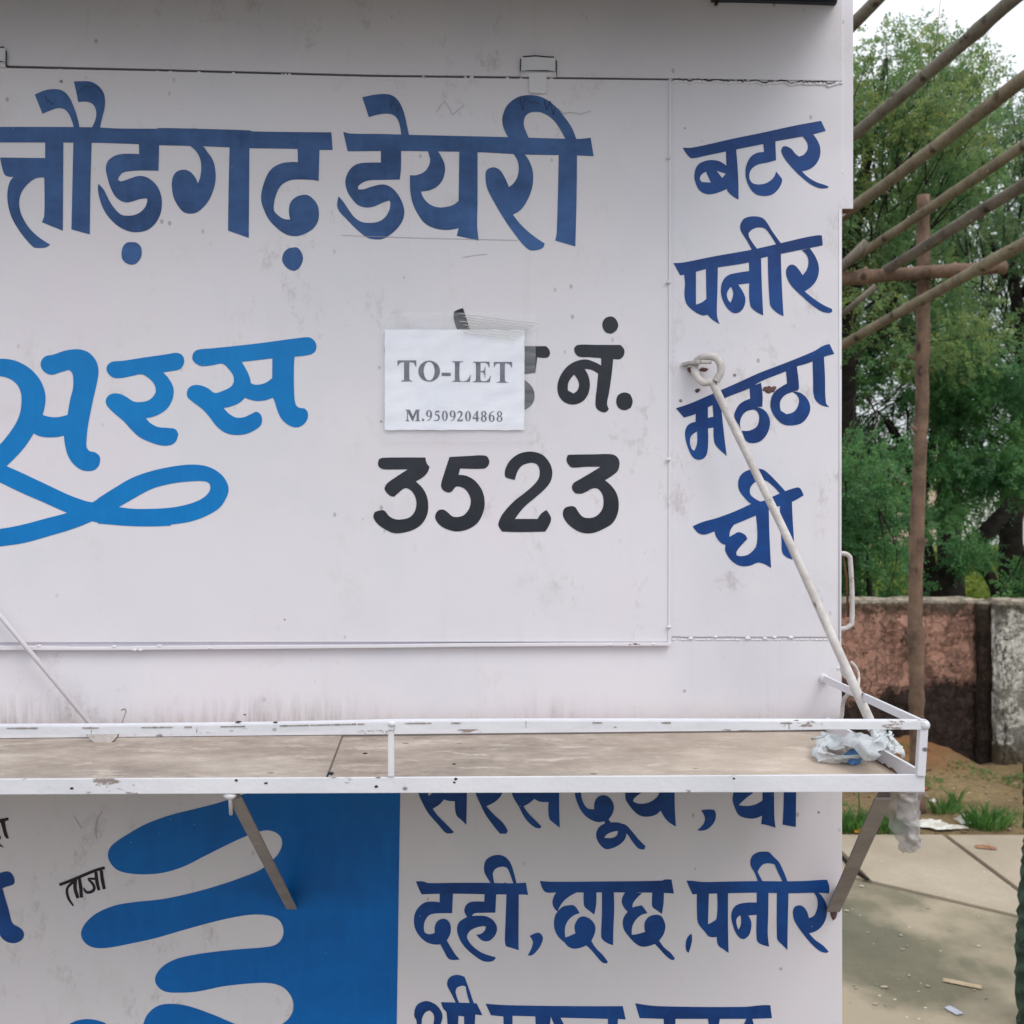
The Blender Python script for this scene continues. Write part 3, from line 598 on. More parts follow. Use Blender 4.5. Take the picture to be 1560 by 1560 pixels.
house('house', 20.3, 31, 47, 2.0, simple('white_wash', rgb(226,228,226), .9, rgb(208,210,208), 2, .2), 'long white building glimpsed between the trunks at the right', [(23,24.2,-.2,1.0),(27,28.2,-.2,1.0)])

# ---------------------------------------------------------------- trees
def leaf_mat(name, a, b, c, yel=None):
    k = M(name)
    n = k.noise(3.0, 3, .6); n2 = k.noise(37, 2, .5)
    col = k.ramp(k.math('ADD', k.math('MULTIPLY', n, .6), k.math('MULTIPLY', n2, .4)), [(.35, a), (.5, b), (.64, c)])
    if yel: col = k.mix(k.math('MULTIPLY', k.g(k.noise(1.1, 2), .45, .6), k.g(k.noise(60, 1), .5, .6, 0, .9)), col, yel)
    k.col(col); k.rough(.55, .3)
    tr = k.n.new('ShaderNodeBsdfTranslucent'); k.L(col, tr.inputs[0])
    mxs = k.n.new('ShaderNodeMixShader'); mxs.inputs[0].default_value = .55
    o = k.n['Material Output']; k.L(k.b.outputs[0], mxs.inputs[1]); k.L(tr.outputs[0], mxs.inputs[2]); k.L(mxs.outputs[0], o.inputs[0])
    return k.m
MAT['leafA'] = leaf_mat('feathery_leaves', rgb(72,104,72), rgb(104,140,92), rgb(146,172,106), rgb(186,178,100))
MAT['leafB'] = leaf_mat('green_leaves', rgb(64,104,72), rgb(92,138,88), rgb(132,172,104))
MAT['leafC'] = leaf_mat('mid_leaves', rgb(68,98,74), rgb(94,130,94), rgb(128,160,110), rgb(160,168,104))
MAT['bark'] = simple('dark_bark', rgb(52,46,42), .95, rgb(30,28,28), 14, .9, 30, .1)
def leaves(centres, n_spray, leaf_l=.026, leaf_w=.008, nl=19):
    """feathery sprays scattered in clumps -> vertex array of quads"""
    C = np.array([c[:3] for c in centres]); Rr = np.array([c[3] for c in centres])
    idx = np.repeat(np.arange(len(C)), n_spray)
    u = np.random.normal(size=(len(idx), 3)); u /= np.linalg.norm(u, axis=1)[:, None]
    rad = Rr[idx]*np.random.uniform(.25, 1, len(idx))**.6
    P = C[idx]+u*rad[:, None]*np.array([1.15, 1.0, .72])
    D = u*.6+np.random.normal(size=u.shape)*.5+np.array([0, 0, -.35]); D /= np.linalg.norm(D, axis=1)[:, None]
    S = np.cross(D, np.random.normal(size=D.shape)); S /= np.linalg.norm(S, axis=1)[:, None]
    N = np.cross(D, S)
    out_ = []
    L = np.random.uniform(.10, .20, len(idx))
    for k in range(nl):
        t_ = (k//2+1)/(nl/2+1); side = 1 if k % 2 else -1
        base = P+D*(L*t_)[:, None]+np.random.normal(size=P.shape)*.006
        dirn = S*side*.85+D*.45+np.random.normal(size=P.shape)*.22; dirn /= np.linalg.norm(dirn, axis=1)[:, None]
        wv = np.cross(dirn, N); wv /= np.linalg.norm(wv, axis=1)[:, None]
        sc_ = np.random.uniform(.7, 1.35, len(idx))[:, None]
        a = base; b = base+dirn*leaf_l*.5*sc_+wv*leaf_w*sc_; c = base+dirn*leaf_l*sc_; d = base+dirn*leaf_l*.5*sc_-wv*leaf_w*sc_
        out_.append(np.stack([a, b, c, d], 1))
    return np.concatenate(out_).reshape(-1, 3)
def quads(name, V, mat, parent=None, **t):
    me = bpy.data.meshes.new(name); n = len(V)//4; off = np.array(origin(parent))
    me.vertices.add(len(V)); me.vertices.foreach_set('co', (V-off).astype(np.float32).ravel())
    me.loops.add(len(V)); me.loops.foreach_set('vertex_index', np.arange(len(V), dtype=np.int32))
    me.polygons.add(n); me.polygons.foreach_set('loop_start', np.arange(0, len(V), 4, dtype=np.int32)); me.polygons.foreach_set('loop_total', np.full(n, 4, np.int32))
    me.update(); me.materials.append(mat)
    o = bpy.data.objects.new(name, me); COL.objects.link(o)
    if parent: o.parent = parent
    return tag(o, **t)
def branch(pts, r0, r1):
    P = [at(*p) for p in pts]; n = len(P)
    return tube(P, [r0+(r1-r0)*i/(n-1) for i in range(n)], 9, True, .08, 4)
def twigs(centres, root_pt, n=1):
    parts = []
    for c in centres:
        c0 = Vector(c[:3])
        for k in range(n):
            e = c0+Vector(np.random.normal(size=3))*c[3]*.6
            s = c0+(Vector(root_pt)-c0).normalized()*c[3]*2.2
            m = (s+e)/2+Vector(np.random.normal(size=3))*.06
            parts.append(tube([s, m, e], [.008, .005, .002], 4, False, .1, 3))
    return join(*parts) if parts else ([], [])
def crown_pts(px0, px1, py0, py1, Y0, Y1, n, r0, r1, shape=None):
    o = []
    while len(o) < n:
        px, py, Y = random.uniform(px0, px1), random.uniform(py0, py1), random.uniform(Y0, Y1)
        if shape and not shape(px, py): continue
        p = at(px, py, Y); o.append((p.x, p.y, p.z, random.uniform(r0, r1)))
    return o
def tree(name, label, base, branches, cents, spray, mat, cat='tree', ll=.025, lw=.0078, group=None):
    root = empty(name, base, label=label, cat=cat, group=group)
    tp = [branch(*b) for b in branches]
    tw = twigs(cents, Vector(base)+Vector((0, 0, 3)), 2)
    V, Fc = join(*tp, tw); mesh('trunk', V, Fc, MAT['bark'], root, smooth=True)
    quads('crown', leaves(cents, spray, ll, lw), mat, root)
    return root
# tree A: tall feathery, yellowing at the top, its trunk right behind the kiosk corner
shA = lambda x, y: y > 50+.0016*(x-1335)**2 and random.random() < (1.0 if y < 300 else .62)
tree('feathery_tree', 'tall feathery tree with yellowing top, dark trunk just beside the kiosk edge', (at(1290, 780, 8.6).x, 8.6, -1.5),
     [([(1296,1040,8.6),(1291,800,8.6),(1290,640,8.6),(1293,480,8.6),(1306,330,8.7),(1330,200,8.8),(1350,90,8.9)], .11, .02),
      ([(1292,470,8.6),(1270,330,8.4),(1240,200,8.3)], .06, .02), ([(1306,330,8.7),(1360,260,9),(1420,150,9.2),(1440,90,9.3)], .045, .012),
      ([(1293,560,8.6),(1350,480,9),(1400,400,9.3)], .035, .012)],
     crown_pts(1120,1480,40,560,8.0,10.0,128,.20,.36,shA)+crown_pts(900,1150,150,600,8.6,10.5,45,.25,.42), 64, MAT['leafA'], group=None)
# tree B: forked dark trunk behind the post
tree('spreading_tree', 'spreading green tree with a forked dark trunk behind the wooden post', (at(1430, 780, 9.6).x, 9.6, -1.5),
     [([(1432,1020,9.6),(1432,915,9.6),(1440,880,9.6),(1480,835,9.6),(1530,780,9.7),(1580,700,9.8)], .15, .05),
      ([(1420,930,9.6),(1408,860,9.6),(1398,800,9.6),(1385,760,9.6),(1350,745,9.5),(1318,742,9.5)], .13, .03),
      ([(1400,800,9.6),(1394,740,9.6),(1380,690,9.7),(1350,640,9.7)], .08, .03),
      ([(1398,780,9.6),(1420,680,9.8),(1440,560,10),(1470,480,10)], .06, .02)],
     crown_pts(1180,1470,470,740,9.0,11,52,.20,.36)+crown_pts(1425,1570,545,735,8.6,9.4,30,.15,.26)+crown_pts(1430,1560,735,860,8.6,9.3,6,.10,.16), 70, MAT['leafB'])
# tree C at the right
tree('dark_tree', 'dark-limbed tree with twin trunks at the right behind the whitewashed wall', (at(1545, 780, 10.4).x, 10.4, -1.5),
     [([(1548,1000,10.4),(1546,915,10.4),(1540,820,10.4),(1546,700,10.4),(1560,560,10.5),(1540,400,10.6)], .16, .05),
      ([(1532,1000,10.3),(1522,920,10.3),(1512,885,10.3),(1494,862,10.3)], .075, .05),
      ([(1570,640,10.6),(1520,590,10.5),(1470,545,10.5),(1430,505,10.6)], .11, .02),
      ([(1550,430,10.6),(1500,350,10.8),(1470,250,11),(1450,200,11)], .05, .012), ([(1560,450,10.6),(1600,300,11),(1560,150,11)], .05, .015)],
     crown_pts(1385,1800,130,560,9.8,12,135,.24,.42,lambda x, y: y > 125+.55*abs(x-1540)**.8 and random.random() < .85)+crown_pts(1480,1760,640,880,9.8,11,24,.16,.28), 44, MAT['leafC'])
# back tree fills the depth
tree('back_tree', 'pale leafy tree furthest back, filling the gaps between the nearer trees', (at(1450, 780, 14).x, 14, -1.5),
     [([(1450,960,14),(1445,700,14),(1455,450,14),(1440,250,14)], .2, .04), ([(1450,600,14),(1380,420,14),(1330,250,14)], .09, .02), ([(1450,560,14),(1530,420,14),(1560,300,14)], .09, .02)],
     crown_pts(1150,1800,170,640,13,15.5,62,.36,.56)+crown_pts(850,1150,250,700,13,15.5,40,.45,.7), 58, MAT['leafC'], ll=.045, lw=.016)
# bushes along the wall
tree('leafy_bush', 'bright green leafy bush right above the pink wall next to the kiosk', (at(1330, 780, 7.6).x, 7.6, -1.5),
     [([(1330,1040,7.6),(1325,900,7.6),(1315,780,7.6)], .03, .01)], crown_pts(1150,1382,690,905,7.2,8.2,46,.14,.25)+crown_pts(960,1150,720,905,7.3,8.3,26,.18,.3), 60, MAT['leafB'], 'bush')
tree('leafy_bush', 'small green bush low behind the whitewashed wall at the right edge', (at(1590, 780, 7.8).x, 7.8, -1.5),
     [([(1590,1040,7.8),(1585,900,7.8)], .03, .01)], crown_pts(1552,1700,840,905,7.4,8.2,12,.12,.2), 50, MAT['leafB'], 'bush')
quads('far_tree_line', leaves([(x+random.uniform(-1,1), 70+random.uniform(-4,4), -1.5+random.uniform(.3, 5.0), 1.3) for x in np.linspace(-20, 80, 190)], 60, .22, .09, 12), MAT['leafC'], kind='stuff')
# weeds on the field beyond the wall
fd = []
for i in range(420):
    y = random.uniform(12, 34); x = y*random.uniform(.36, .56); fd.append((x, y, -1.42, random.uniform(.1, .3)))
quads('wild_undergrowth', leaves(fd, 14, .08, .03, 9), leaf_mat('undergrowth_leaves', rgb(86,104,44), rgb(116,132,56), rgb(140,150,72)), kind='stuff')

# ---------------------------------------------------------------- wooden pole frame beside the kiosk
def wood(name, a, b, knots=True):
    k = M(name)
    n = k.noise(9, 6, .65, k.mapping((1,1,1))); n2 = k.noise(40, 5, .7, k.mapping((1,1,.2)))
    c = k.mix(k.g(n, .35, .65), a, b); c = k.mix(k.g(n2, .55, .7, 0, .6), c, tuple(v*.5 for v in a[:3])+(1,))
    v = k.vor(9, k.mapping((1.4,1.4,.8))); c = k.mix(k.math('MULTIPLY', k.g(v, .12, .26, .85, 0), k.g(n2, .4, .5)), c, rgb(52,42,38))
    c = k.mix(k.g(k.noise(22, 6, .8, k.mapping((1.5,1.5,.35))), .56, .64, 0, .65), c, rgb(66,54,48))
    k.col(c); k.rough(.85, .2); k.bump(k.math('ADD', n2, n), .6, .01); return k.m
MAT['wood_r'] = wood('reddish_bare_wood', rgb(130,106,90), rgb(88,72,62))
MAT['wood_g'] = wood('weathered_grey_wood', rgb(134,126,114), rgb(104,97,88))
MAT['wood_o'] = wood('weathered_brown_wood', rgb(138,128,108), rgb(106,96,80))
def pole(name, pts, r0, r1, mat, label, cat='pole', group=None, jit=.05, parts=()):
    n = 60; P = []; sd_ = random.uniform(0, 99); L_ = 0
    pts = [Vector(p) for p in pts]
    cum = [0]
    for i in range(len(pts)-1): cum.append(cum[-1]+(pts[i+1]-pts[i]).length)
    for i in range(n+1):
        s = i/n*cum[-1]; j = max(q for q in range(len(pts)-1) if cum[q] <= s+1e-9); a, b = pts[j], pts[j+1]
        p = a.lerp(b, (s-cum[j])/(cum[j+1]-cum[j]))
        P.append(p+noise.noise_vector(Vector((s*1.3, sd_, 1)))*r0*(.22 if name == 'wooden_post' else .45)+noise.noise_vector(Vector((s*5, sd_, 7)))*r0*.16)
    nodes = []; s = random.uniform(.1, .4)
    while s < cum[-1]: nodes.append(s); s += random.uniform(.28, .62)
    rad = []
    for i in range(n+1):
        s = i/n*cum[-1]; r = (r0+(r1-r0)*i/n)*(1+.12*noise.noise(Vector((s*3, sd_, 2))))
        for q in nodes: r += r0*.24*math.exp(-((s-q)/.018)**2)
        rad.append(r)
    v, f = tube(P, rad, 14, True, jit*.6)
    st = []
    for q in nodes:                      # sawn-off twig stubs at the nodes
        i = min(n, int(q/cum[-1]*n)); d = (P[min(i+1, n)]-P[max(i-1, 0)]).normalized(); o = d.orthogonal().normalized(); o.rotate(Matrix.Rotation(random.uniform(0, 6.28), 3, d))
        if random.random() < .75: st.append(tube([P[i], P[i]+(o+d*.5)*r0*random.uniform(1.35, 1.9)], [r0*.42, r0*.26], 7, True, .12))
    v, f = join((v, f), *st); base = P[0]
    if parts:
        root = empty(name, base, label=label, cat=cat, group=group); mesh('timber', v, f, mat, root, smooth=True); return root
    return mesh(name, v, f, mat, smooth=True, loc=base, label=label, cat=cat, group=group)
YP = 5.1
post = pole('wooden_post', [at(1399,1240,YP), at(1394,950,YP), at(1402,640,YP), at(1407,500,YP), at(1408,298,YP)], .037, .031, MAT['wood_r'], 'upright reddish wooden post with knots, standing in front of the boundary wall', 'post', parts=(1,))
post.location = post.location
tie = []
for i, dy in enumerate((-8, -2, 4, 10, 16)):
    c = at(1407, 418+dy, YP-.02); tie.append(tube([c+Vector((math.cos(a)*(.05+.012*math.sin(3*a)), math.sin(a)*.062-.005, .018*math.sin(a+i))) for a in np.linspace(0, 6.3, 18)], .0035, 5, True))
v, f = join(*tie); mesh('wire_tie', v, f, MAT['gap'], post, smooth=True)
pole('cross_beam', [at(950,438,YP-.09), at(1290,426,YP-.09), at(1400,416,YP-.09), at(1530,408,YP-.10)], .037, .031, MAT['wood_r'], 'thick horizontal log lashed across the wooden post, sawn end at the right', 'log')
dirn = Vector((.378, -1, .23))      # the rafters rise towards the viewer
def rafter(p, Y, back, fwd, r0, r1, mat, label):
    o = at(p[0], p[1], Y); pole('roof_pole', [o-dirn*back, o, o+dirn*fwd], r0, r1, mat, label, group='sloping roof poles of the wooden frame')
rafter((1300,35), 4.6, 1.2, 2.2, .027, .030, MAT['wood_g'], 'topmost sloping pole, only its lower tip showing at the top left of the sky')
rafter((1300,207), 4.95, .9, 2.6, .0265, .031, MAT['wood_g'], 'long sloping pole crossing the sky, second from the top')
rafter((1287,326), 4.95, .8, 2.6, .025, .031, MAT['wood_o'], 'sloping pole meeting the kiosk just below the metal side box')
rafter((1290,402), 5.05, .35, 2.6, .0205, .025, MAT['wood_o'], 'thin knobbly brown sloping pole passing in front of the top of the post')
rafter((1350,412), 5.0, .02, 2.6, .025, .029, MAT['wood_g'], 'pale grey sloping pole resting with its cut end on the horizontal log')
rafter((1284,525), 5.15, .5, 2.8, .022, .028, MAT['wood_o'], 'lowest long sloping pole, passing behind the post below the log')
v, f = tube([at(1270,490,5.3), at(1335,435,5.2)], [.016,.015], 10, True, .05); mesh('pole_stub', v, f, MAT['wood_g'], smooth=True, loc=at(1270,490,5.3), label='short dark pole end sticking out under the horizontal log', cat='pole')
v, f = tube([at(1262,425,5.0), at(1322,369,4.9)], [.022,.025], 10, True, .05); mesh('pole_stub', v, f, MAT['wood_g'], smooth=True, loc=at(1262,425,5.0), label='short blunt pole end beside the kiosk above the horizontal log', cat='pole')

# dark green netting-wrapped post at the right edge
def netm():
    k = M('green_netting'); z = k.mapping((14,14,5)); 
    w_ = k.n.new('ShaderNodeTexWave'); w_.inputs['Scale'].default_value = 9; w_.inputs['Distortion'].default_value = 6; w_.inputs['Detail'].default_value = 3; w_.bands_direction = 'DIAGONAL'; k.L(k.co, w_.inputs[0])
    c = k.mix(w_.outputs['Fac'], rgb(40,58,50), rgb(62,82,68)); v = k.vor(16, k.mapping((1,1,.5))); c = k.mix(k.g(v, .10, .2, .9, 0), c, rgb(150,160,140))
    k.col(c); k.rough(.8, .3); k.bump(w_.outputs['Fac'], .8, .01); return k.m
NP = [at(1597,1585,3.0)+Vector((0,0,0)), at(1591,1450,3.0), at(1599,1300,3.0), at(1598,1180,3.0), at(1609,1090,3.0), at(1631,1010,3.0), at(1640,780,3.0)]
NP[0].z = -1.515
v, f = tube(NP, [.078,.075,.070,.066,.062,.055,.05], 28, True, .09, 14)
mesh('wrapped_post', v, f, netm(), smooth=True, loc=NP[0], label='dark green mottled post wrapped in netting at the right edge of the view', cat='post')

# ---------------------------------------------------------------- ground clutter
MAT['blade'] = leaf_mat('grass_blades', rgb(54,92,44), rgb(84,128,62), rgb(120,158,90))
MAT['petal'] = simple('white_petal', rgb(236,240,232), .6)
MAT['scrap'] = simple('dirty_white_plastic', rgb(206,204,196), .5, rgb(160,154,144), 20, .6, 30)
def tuft(px, py, n, h, spread, label, name='grass_tuft', zz=-1.5, flower=False):
    c = G(px, py, zz); q = []
    for i in range(n):
        a = random.uniform(0, 6.28); r = spread*math.sqrt(random.random()); b = c+Vector((math.cos(a)*r, math.sin(a)*r*.7, -.01))
        le = random.uniform(.2, 1)*1.2; d = Vector((math.cos(a)*le*.5+random.uniform(-.3,.3), math.sin(a)*le*.5+random.uniform(-.3,.3), 1)).normalized(); L = h*random.uniform(.5, 1.1)
        s = Vector((random.uniform(-1,1), random.uniform(-1,1), 0)).normalized()*.004
        m = b+d*L*.55; e = b+d*L+Vector((d.x*L*.35, d.y*L*.35, -L*.12))
        q += [b-s, b+s, m+s*.8, m-s*.8, m-s*.8, m+s*.8, e+s*.1, e-s*.1]
    V = np.array([tuple(p) for p in q])
    if flower:
        root = empty(name, c, label=label, cat='plant'); quads('leaves', V, MAT['blade'], root)
        for dx, dy, dz in ((0,-.02,.21),):
            s = c+Vector((dx,dy,0)); e = s+Vector((.006,0,dz))
            v, f = tube([s, (s+e)/2+Vector((.01,0,0)), e], .003, 6, True); mesh('stem', v, f, MAT['blade'], root)
            parts = []
            for k in range(5):
                a = k*1.257; parts.append(blob(e+Vector((math.cos(a)*.016, 0, math.sin(a)*.014)), .012, 1, .3, .8, 1))
            v, f = join(*parts); mesh('flower', v, f, MAT['petal'], root, smooth=True)
        return
    o = quads(name, V-np.array(tuple(c)), MAT['blade'], label=label, cat='grass'); o.location = c
tuft(1303,1262, 260, .11, .10, 'leafy weed with one white flower on a stem beside the kiosk wall', 'flowering_weed', flower=True)
tuft(1352,1262, 230, .10, .11, 'low green grass under the right shelf bracket')
tuft(1502,1258, 230, .13, .10, 'spiky green grass clump at the right between slabs and soil')
tuft(1438,1238, 110, .11, .07, 'sparse grass clump between the post and the spiky clump')
tuft(1425,1168, 260, .05, .13, 'flat patch of weeds in the soil right of the shelf corner')
tuft(1455,1222, 24, .12, .02, 'single tall thin blades of grass in the bare soil')
def scrap(px, py, w_, d_, h_, mat, label, name='plastic_scrap', cat='litter', zz=-1.5, ang=0, seed=0):
    c = G(px, py, zz); n = 9; V = []
    for j in range(n):
        for i in range(n):
            u, t_ = i/(n-1)-.5, j/(n-1)-.5; rr = 1-.25*abs(noise.noise(Vector((u*4+seed, t_*4, 1))))*2
            x, y = u*w_*rr, t_*d_*rr
            z = .004+h_*(.5-max(abs(u), abs(t_)))*(1+1.2*noise.noise(Vector((u*5, t_*5, seed))))
            V.append(c+Vector((x*math.cos(ang)-y*math.sin(ang), x*math.sin(ang)+y*math.cos(ang), max(z, .002))))
    Fc = [[j*n+i, j*n+i+1, (j+1)*n+i+1, (j+1)*n+i] for j in range(n-1) for i in range(n-1)]
    mesh(name, V, Fc, mat, loc=c, label=label, cat=cat)
scrap(1420,1258, .16, .10, .06, MAT['scrap'], 'crumpled white plastic sheet at the foot of the post', seed=1, ang=-.3)
scrap(1475,1252, .11, .10, .07, MAT['scrap'], 'rounded grey-white plastic scrap left of the spiky grass', seed=2)
scrap(1447,1262, .18, .05, .03, MAT['scrap'], 'long flattened white strip lying along the slab edge', seed=6, ang=.1)
scrap(1423,1222, .05, .05, .03, MAT['scrap'], 'small bright white scrap in the soil right of the post', seed=3)
scrap(1309,1268, .05, .04, .03, simple('orange_leaf', rgb(206,140,40), .7, rgb(180,110,30)), 'orange dry leaf on the slab edge beside the kiosk', 'dry_leaf', 'leaf', seed=4)
scrap(1502,1292, .09, .05, .02, simple('brown_leaf', rgb(150,112,84), .8, rgb(120,84,62)), 'brown dry leaf lying on the right-hand slab', 'dry_leaf', 'leaf', seed=5, ang=-.4)
scrap(1453,1541, .03, .055, .006, simple('bluish_paper', rgb(176,178,190), .7, rgb(160,160,176)), 'small bluish paper scrap on the dark concrete near the frame bottom', 'paper_scrap', 'litter', -1.512, ang=.4, seed=7)
scrap(1466,1500, .12, .03, .006, simple('pale_chip', rgb(186,168,140), .9, rgb(160,140,114)), 'pale flat splinter on the dark concrete', 'splinter', 'litter', -1.512, ang=-.5, seed=8)
scrap(1410,1203, .03, .03, .02, simple('red_scrap', rgb(190,90,70), .7), 'tiny red scrap in the soil behind the shelf corner', 'red_scrap', 'litter', seed=9)
v, f = tube([G(1283,1306,-1.496), G(1300,1324,-1.49), G(1322,1340,-1.494)], [.008,.009,.006], 7, True, .1); mesh('dry_stick', v, f, MAT['bark'], loc=G(1283,1306,-1.496), label='thin dark stick lying across the slab beside the kiosk', cat='stick')
sp = []
for i in range(260):
    if random.random() < .30: px, py, zz = random.uniform(1285, 1550), 1350+200*random.random()**1.0, -1.512
    else: px, py, zz = random.uniform(1290, 1550), random.uniform(1175, 1265), -1.5
    if zz > -1.51 or True:
        c = G(px, py, zz); 
        if zz < -1.51 and c.y > near(c.x)-.03: continue
        sp.append(blob(c+Vector((0,0,.003)), .0014+.008*random.random()**4, random.uniform(.8,1.8), 1, .5, 1, .2))
v, f = join(*sp); mesh('gravel_bits', v, f, MAT['stone'], kind='stuff')
cl = []
for i in range(500):
    x, y = random.uniform(1.2, 3.4), random.uniform(4.8, 6.1); r = .002+.014*random.random()**5
    cl.append(blob(Vector((x, y, soil_z(x, y)+r*.2)), r, random.uniform(.8,1.7), 1, .6, 1, .25))
v, f = join(*cl); mesh('soil_crumbs', v, f, MAT['soil'], kind='stuff')
q = []
for i in range(5200):
    x, y = random.uniform(1.2, 3.4), random.uniform(4.79, 6.05)
    if noise.noise(Vector((x*2.2, y*2.2, 4))) < .12: continue
    c = Vector((x, y, soil_z(x, y)+.004)); a = random.uniform(0, 6.28); d = Vector((math.cos(a), math.sin(a), random.uniform(.1, .9)))*random.uniform(.012, .04); s = Vector((-math.sin(a), math.cos(a), 0))*.004
    q += [c-s, c+s, c+d*.6+s, c+d]
quads('ground_weeds', np.array([tuple(t_) for t_ in q]), MAT['blade'], kind='stuff')
v, f = blob(G(1330,1262,-1.49), .012, 1.5, 1, .6, 2, .2); mesh('stone', v, f, MAT['stone'], loc=G(1330,1262,-1.49), label='small pale stone at the slab edge left of the right shelf bracket', cat='stone')


# ================================================================ KIOSK
kiosk = empty('dairy_kiosk', (0, 1.5, -1.5), label='white painted sheet metal dairy kiosk with blue Hindi lettering and a blue splash', cat='kiosk')
def panel(name, pts, off, th, mat, parent=kiosk, bevel=.0012, label=None):
    v, f = prism(pts, off, th); return mesh(name, v, f, mat, parent, bevel=bevel, label=label)
XL = -560
# frame behind the sheets, seen only as a dark line in the gaps
panel('inner_frame', [(XL+4,-60),(1279,-60),(1279,2290),(XL+4,2290)], -.006, .02, MAT['gap'], bevel=0)
fascia = panel('fascia_panel', [(XL,-62),(1284,-62),(1284,123.5),(1026,119.5),(560,113.5),(240,105),(-60,98),(XL,88)], .003, .009, MAT['sheet'])
side = panel('right_panel', [(1019,118),(1283.5,121),(1282,971.4),(1019,971.6)], .0009, .006, MAT['sheet'])
apron = panel('apron_panel', [(XL,975),(1015,975),(1020,971.2),(1282,971.0),(1283,1112),(XL,1112)], .0, .006, MAT['apron'])
hatch = panel('serving_hatch', [(XL+30,95),(-60,101.5),(240,108),(560,116.5),(1021,122),(1019,978),(700,978),(XL+30,980)], .005, .008, MAT['sheet'])
lower = panel('lower_panel', [(XL,1113),(1283,1113),(1284,2290),(XL,2290)], 0, .006, MAT['lower'])
# folded border strips of the hatch with weld blobs
bx = [XL+30, -200, 0, 60, 120, 175, 240, 330, 420, 560, 700, 860, 1000, 1022]
bt = [980, 984, 984, 984.4, 986, 985.5, 984.3, 983.6, 983, 982.5, 980.5, 979.3, 979, 979]
bb = [992, 991, 990.6, 990.6, 990.6, 990.6, 990.0, 989.4, 988.6, 987.3, 985.6, 984.6, 984, 984]
v, f = prism([(x, y) for x, y in zip(bx, bt)]+[(x, y) for x, y in zip(bx[::-1], bb[::-1])], .0095, .010)
mesh('bottom_strip', v, f, MAT['sheet'], hatch, bevel=.0008)
v, f = prism([(1018.5,124),(1023,124),(1022.8,560),(1022,979),(1017.8,979),(1018.6,560)], .0068, .009)
mesh('side_strip', v, f, MAT['sheet'], hatch, bevel=.0008)
wl_ = []
for x, y in ((60,984),(174,985),(243,984),(205,990),(214,990),(320,987),(930,982),(995,981),(1019,955),(1018,700),(1018,430),(1019,240)):
    wl_.append(blob(F(x, y, .0085), .0024, 1.5, .8, .9, 2, .12))
v, f = join(*wl_); mesh('weld_blob', v, f, MAT['sheet'], hatch, smooth=True, kind='stuff')
# weld drops under the fascia edge + filled seam going right
wl_ = []
for i in range(16):
    x = random.uniform(-100, 1000); y = 104+18*(x/1020)+1; wl_.append(blob(F(x, y, .004), random.uniform(.0010,.0022), 1.6, .8, .9, 2, .15))
x = 1024
while x < 1281:
    y = 121.6+4.0*noise.noise(Vector((x*.07, 0, 0)))+2.6*noise.noise(Vector((x*.30, 4, 0)))+(x-1024)*.016
    wl_.append(blob(F(x, y+2.5, .0012), random.uniform(.0022, .0034), 1.5, .55, .8, 2, .12)); x += random.uniform(1.5, 4)
v, f = join(*wl_); mesh('seam_filler', v, f, MAT['sheet'], fascia, smooth=True, kind='stuff')
cr = []; x = 1024; P_ = []
while x < 1275:
    P_.append((x, 120.6+4.0*noise.noise(Vector((x*.07, 0, 0)))+3.2*noise.noise(Vector((x*.30, 4, 0)))+(x-1024)*.018)); x += 3
for i in range(len(P_)-1):
    th = max(0, .9*(1.0-i/len(P_)*.5)+.9*noise.noise(Vector((i*.3, 9, 0))))
    if th < .25: continue
    (x0, y0), (x1, y1) = P_[i], P_[i+1]
    cr.append(prism([(x0,y0-th*.6),(x1,y1-th*.6),(x1,y1+th*.6),(x0,y0+th*.6)], .0036, .002))
v, f = join(*cr); mesh('seam_crack', v, f, MAT['gap'], fascia)
# lower seam of the right panel: filler lumps along a thin gap
wl_ = []
for x, r in ((1052,.0028),(1139,.0032),(1205,.0026),(1090,.002),(1165,.0026),(1180,.0022)):
    wl_.append(blob(F(x, 971.5+random.uniform(-1.5,1.5), .001), r, 1.5, .6, .9, 2, .15))
x = 1026
while x < 1262:
    wl_.append(blob(F(x, 974.6+.8*nz(x*.1, 0), .0004), random.uniform(.0012,.0020), 2.2, .5, .7, 1, .1)); x += random.uniform(3, 8)
v, f = join(*wl_); mesh('seam_filler', v, f, MAT['trim'], apron, smooth=True, kind='stuff')
cr = []
for i in range(60):
    x0 = 1024+i*4; x1 = x0+4
    yy = lambda x: 970.4+1.2*noise.noise(Vector((x*.05, 3, 1)))
    cr.append(prism([(x0,yy(x0)-.4),(x1,yy(x1)-.4),(x1,yy(x1)+.4),(x0,yy(x0)+.4)], .0014, .001))
v, f = join(*cr); mesh('seam_crack', v, f, MAT['bracket'], apron)
# side wall, back, floor and the projecting side box
def back_box(px0, px1, py0, py1, off, depth, name, mat, bevel=.001):
    a, b, c, d = F(px0,py0,off), F(px1,py0,off), F(px1,py1,off), F(px0,py1,off)
    v = [a, b, c, d]+[p-NRM*depth for p in (a, b, c, d)]
    return mesh(name, v, [[3,2,1,0],[4,5,6,7],[0,1,5,4],[1,2,6,5],[2,3,7,6],[3,0,4,7]], mat, kiosk, bevel=bevel)
back_box(XL, 1281.5, -70, 2300, -.012, 1.4, 'cabin_body', MAT['lower'])
back_box(1282.5, 1300, -62, 318, -.0015, .7, 'side_box', MAT['sheet'])
v, f = prism([(1285,316.5),(1299,317.0),(1298,319.5),(1285,319.5)], -.003, .02); mesh('box_edge', v, f, MAT['rust'], kiosk)
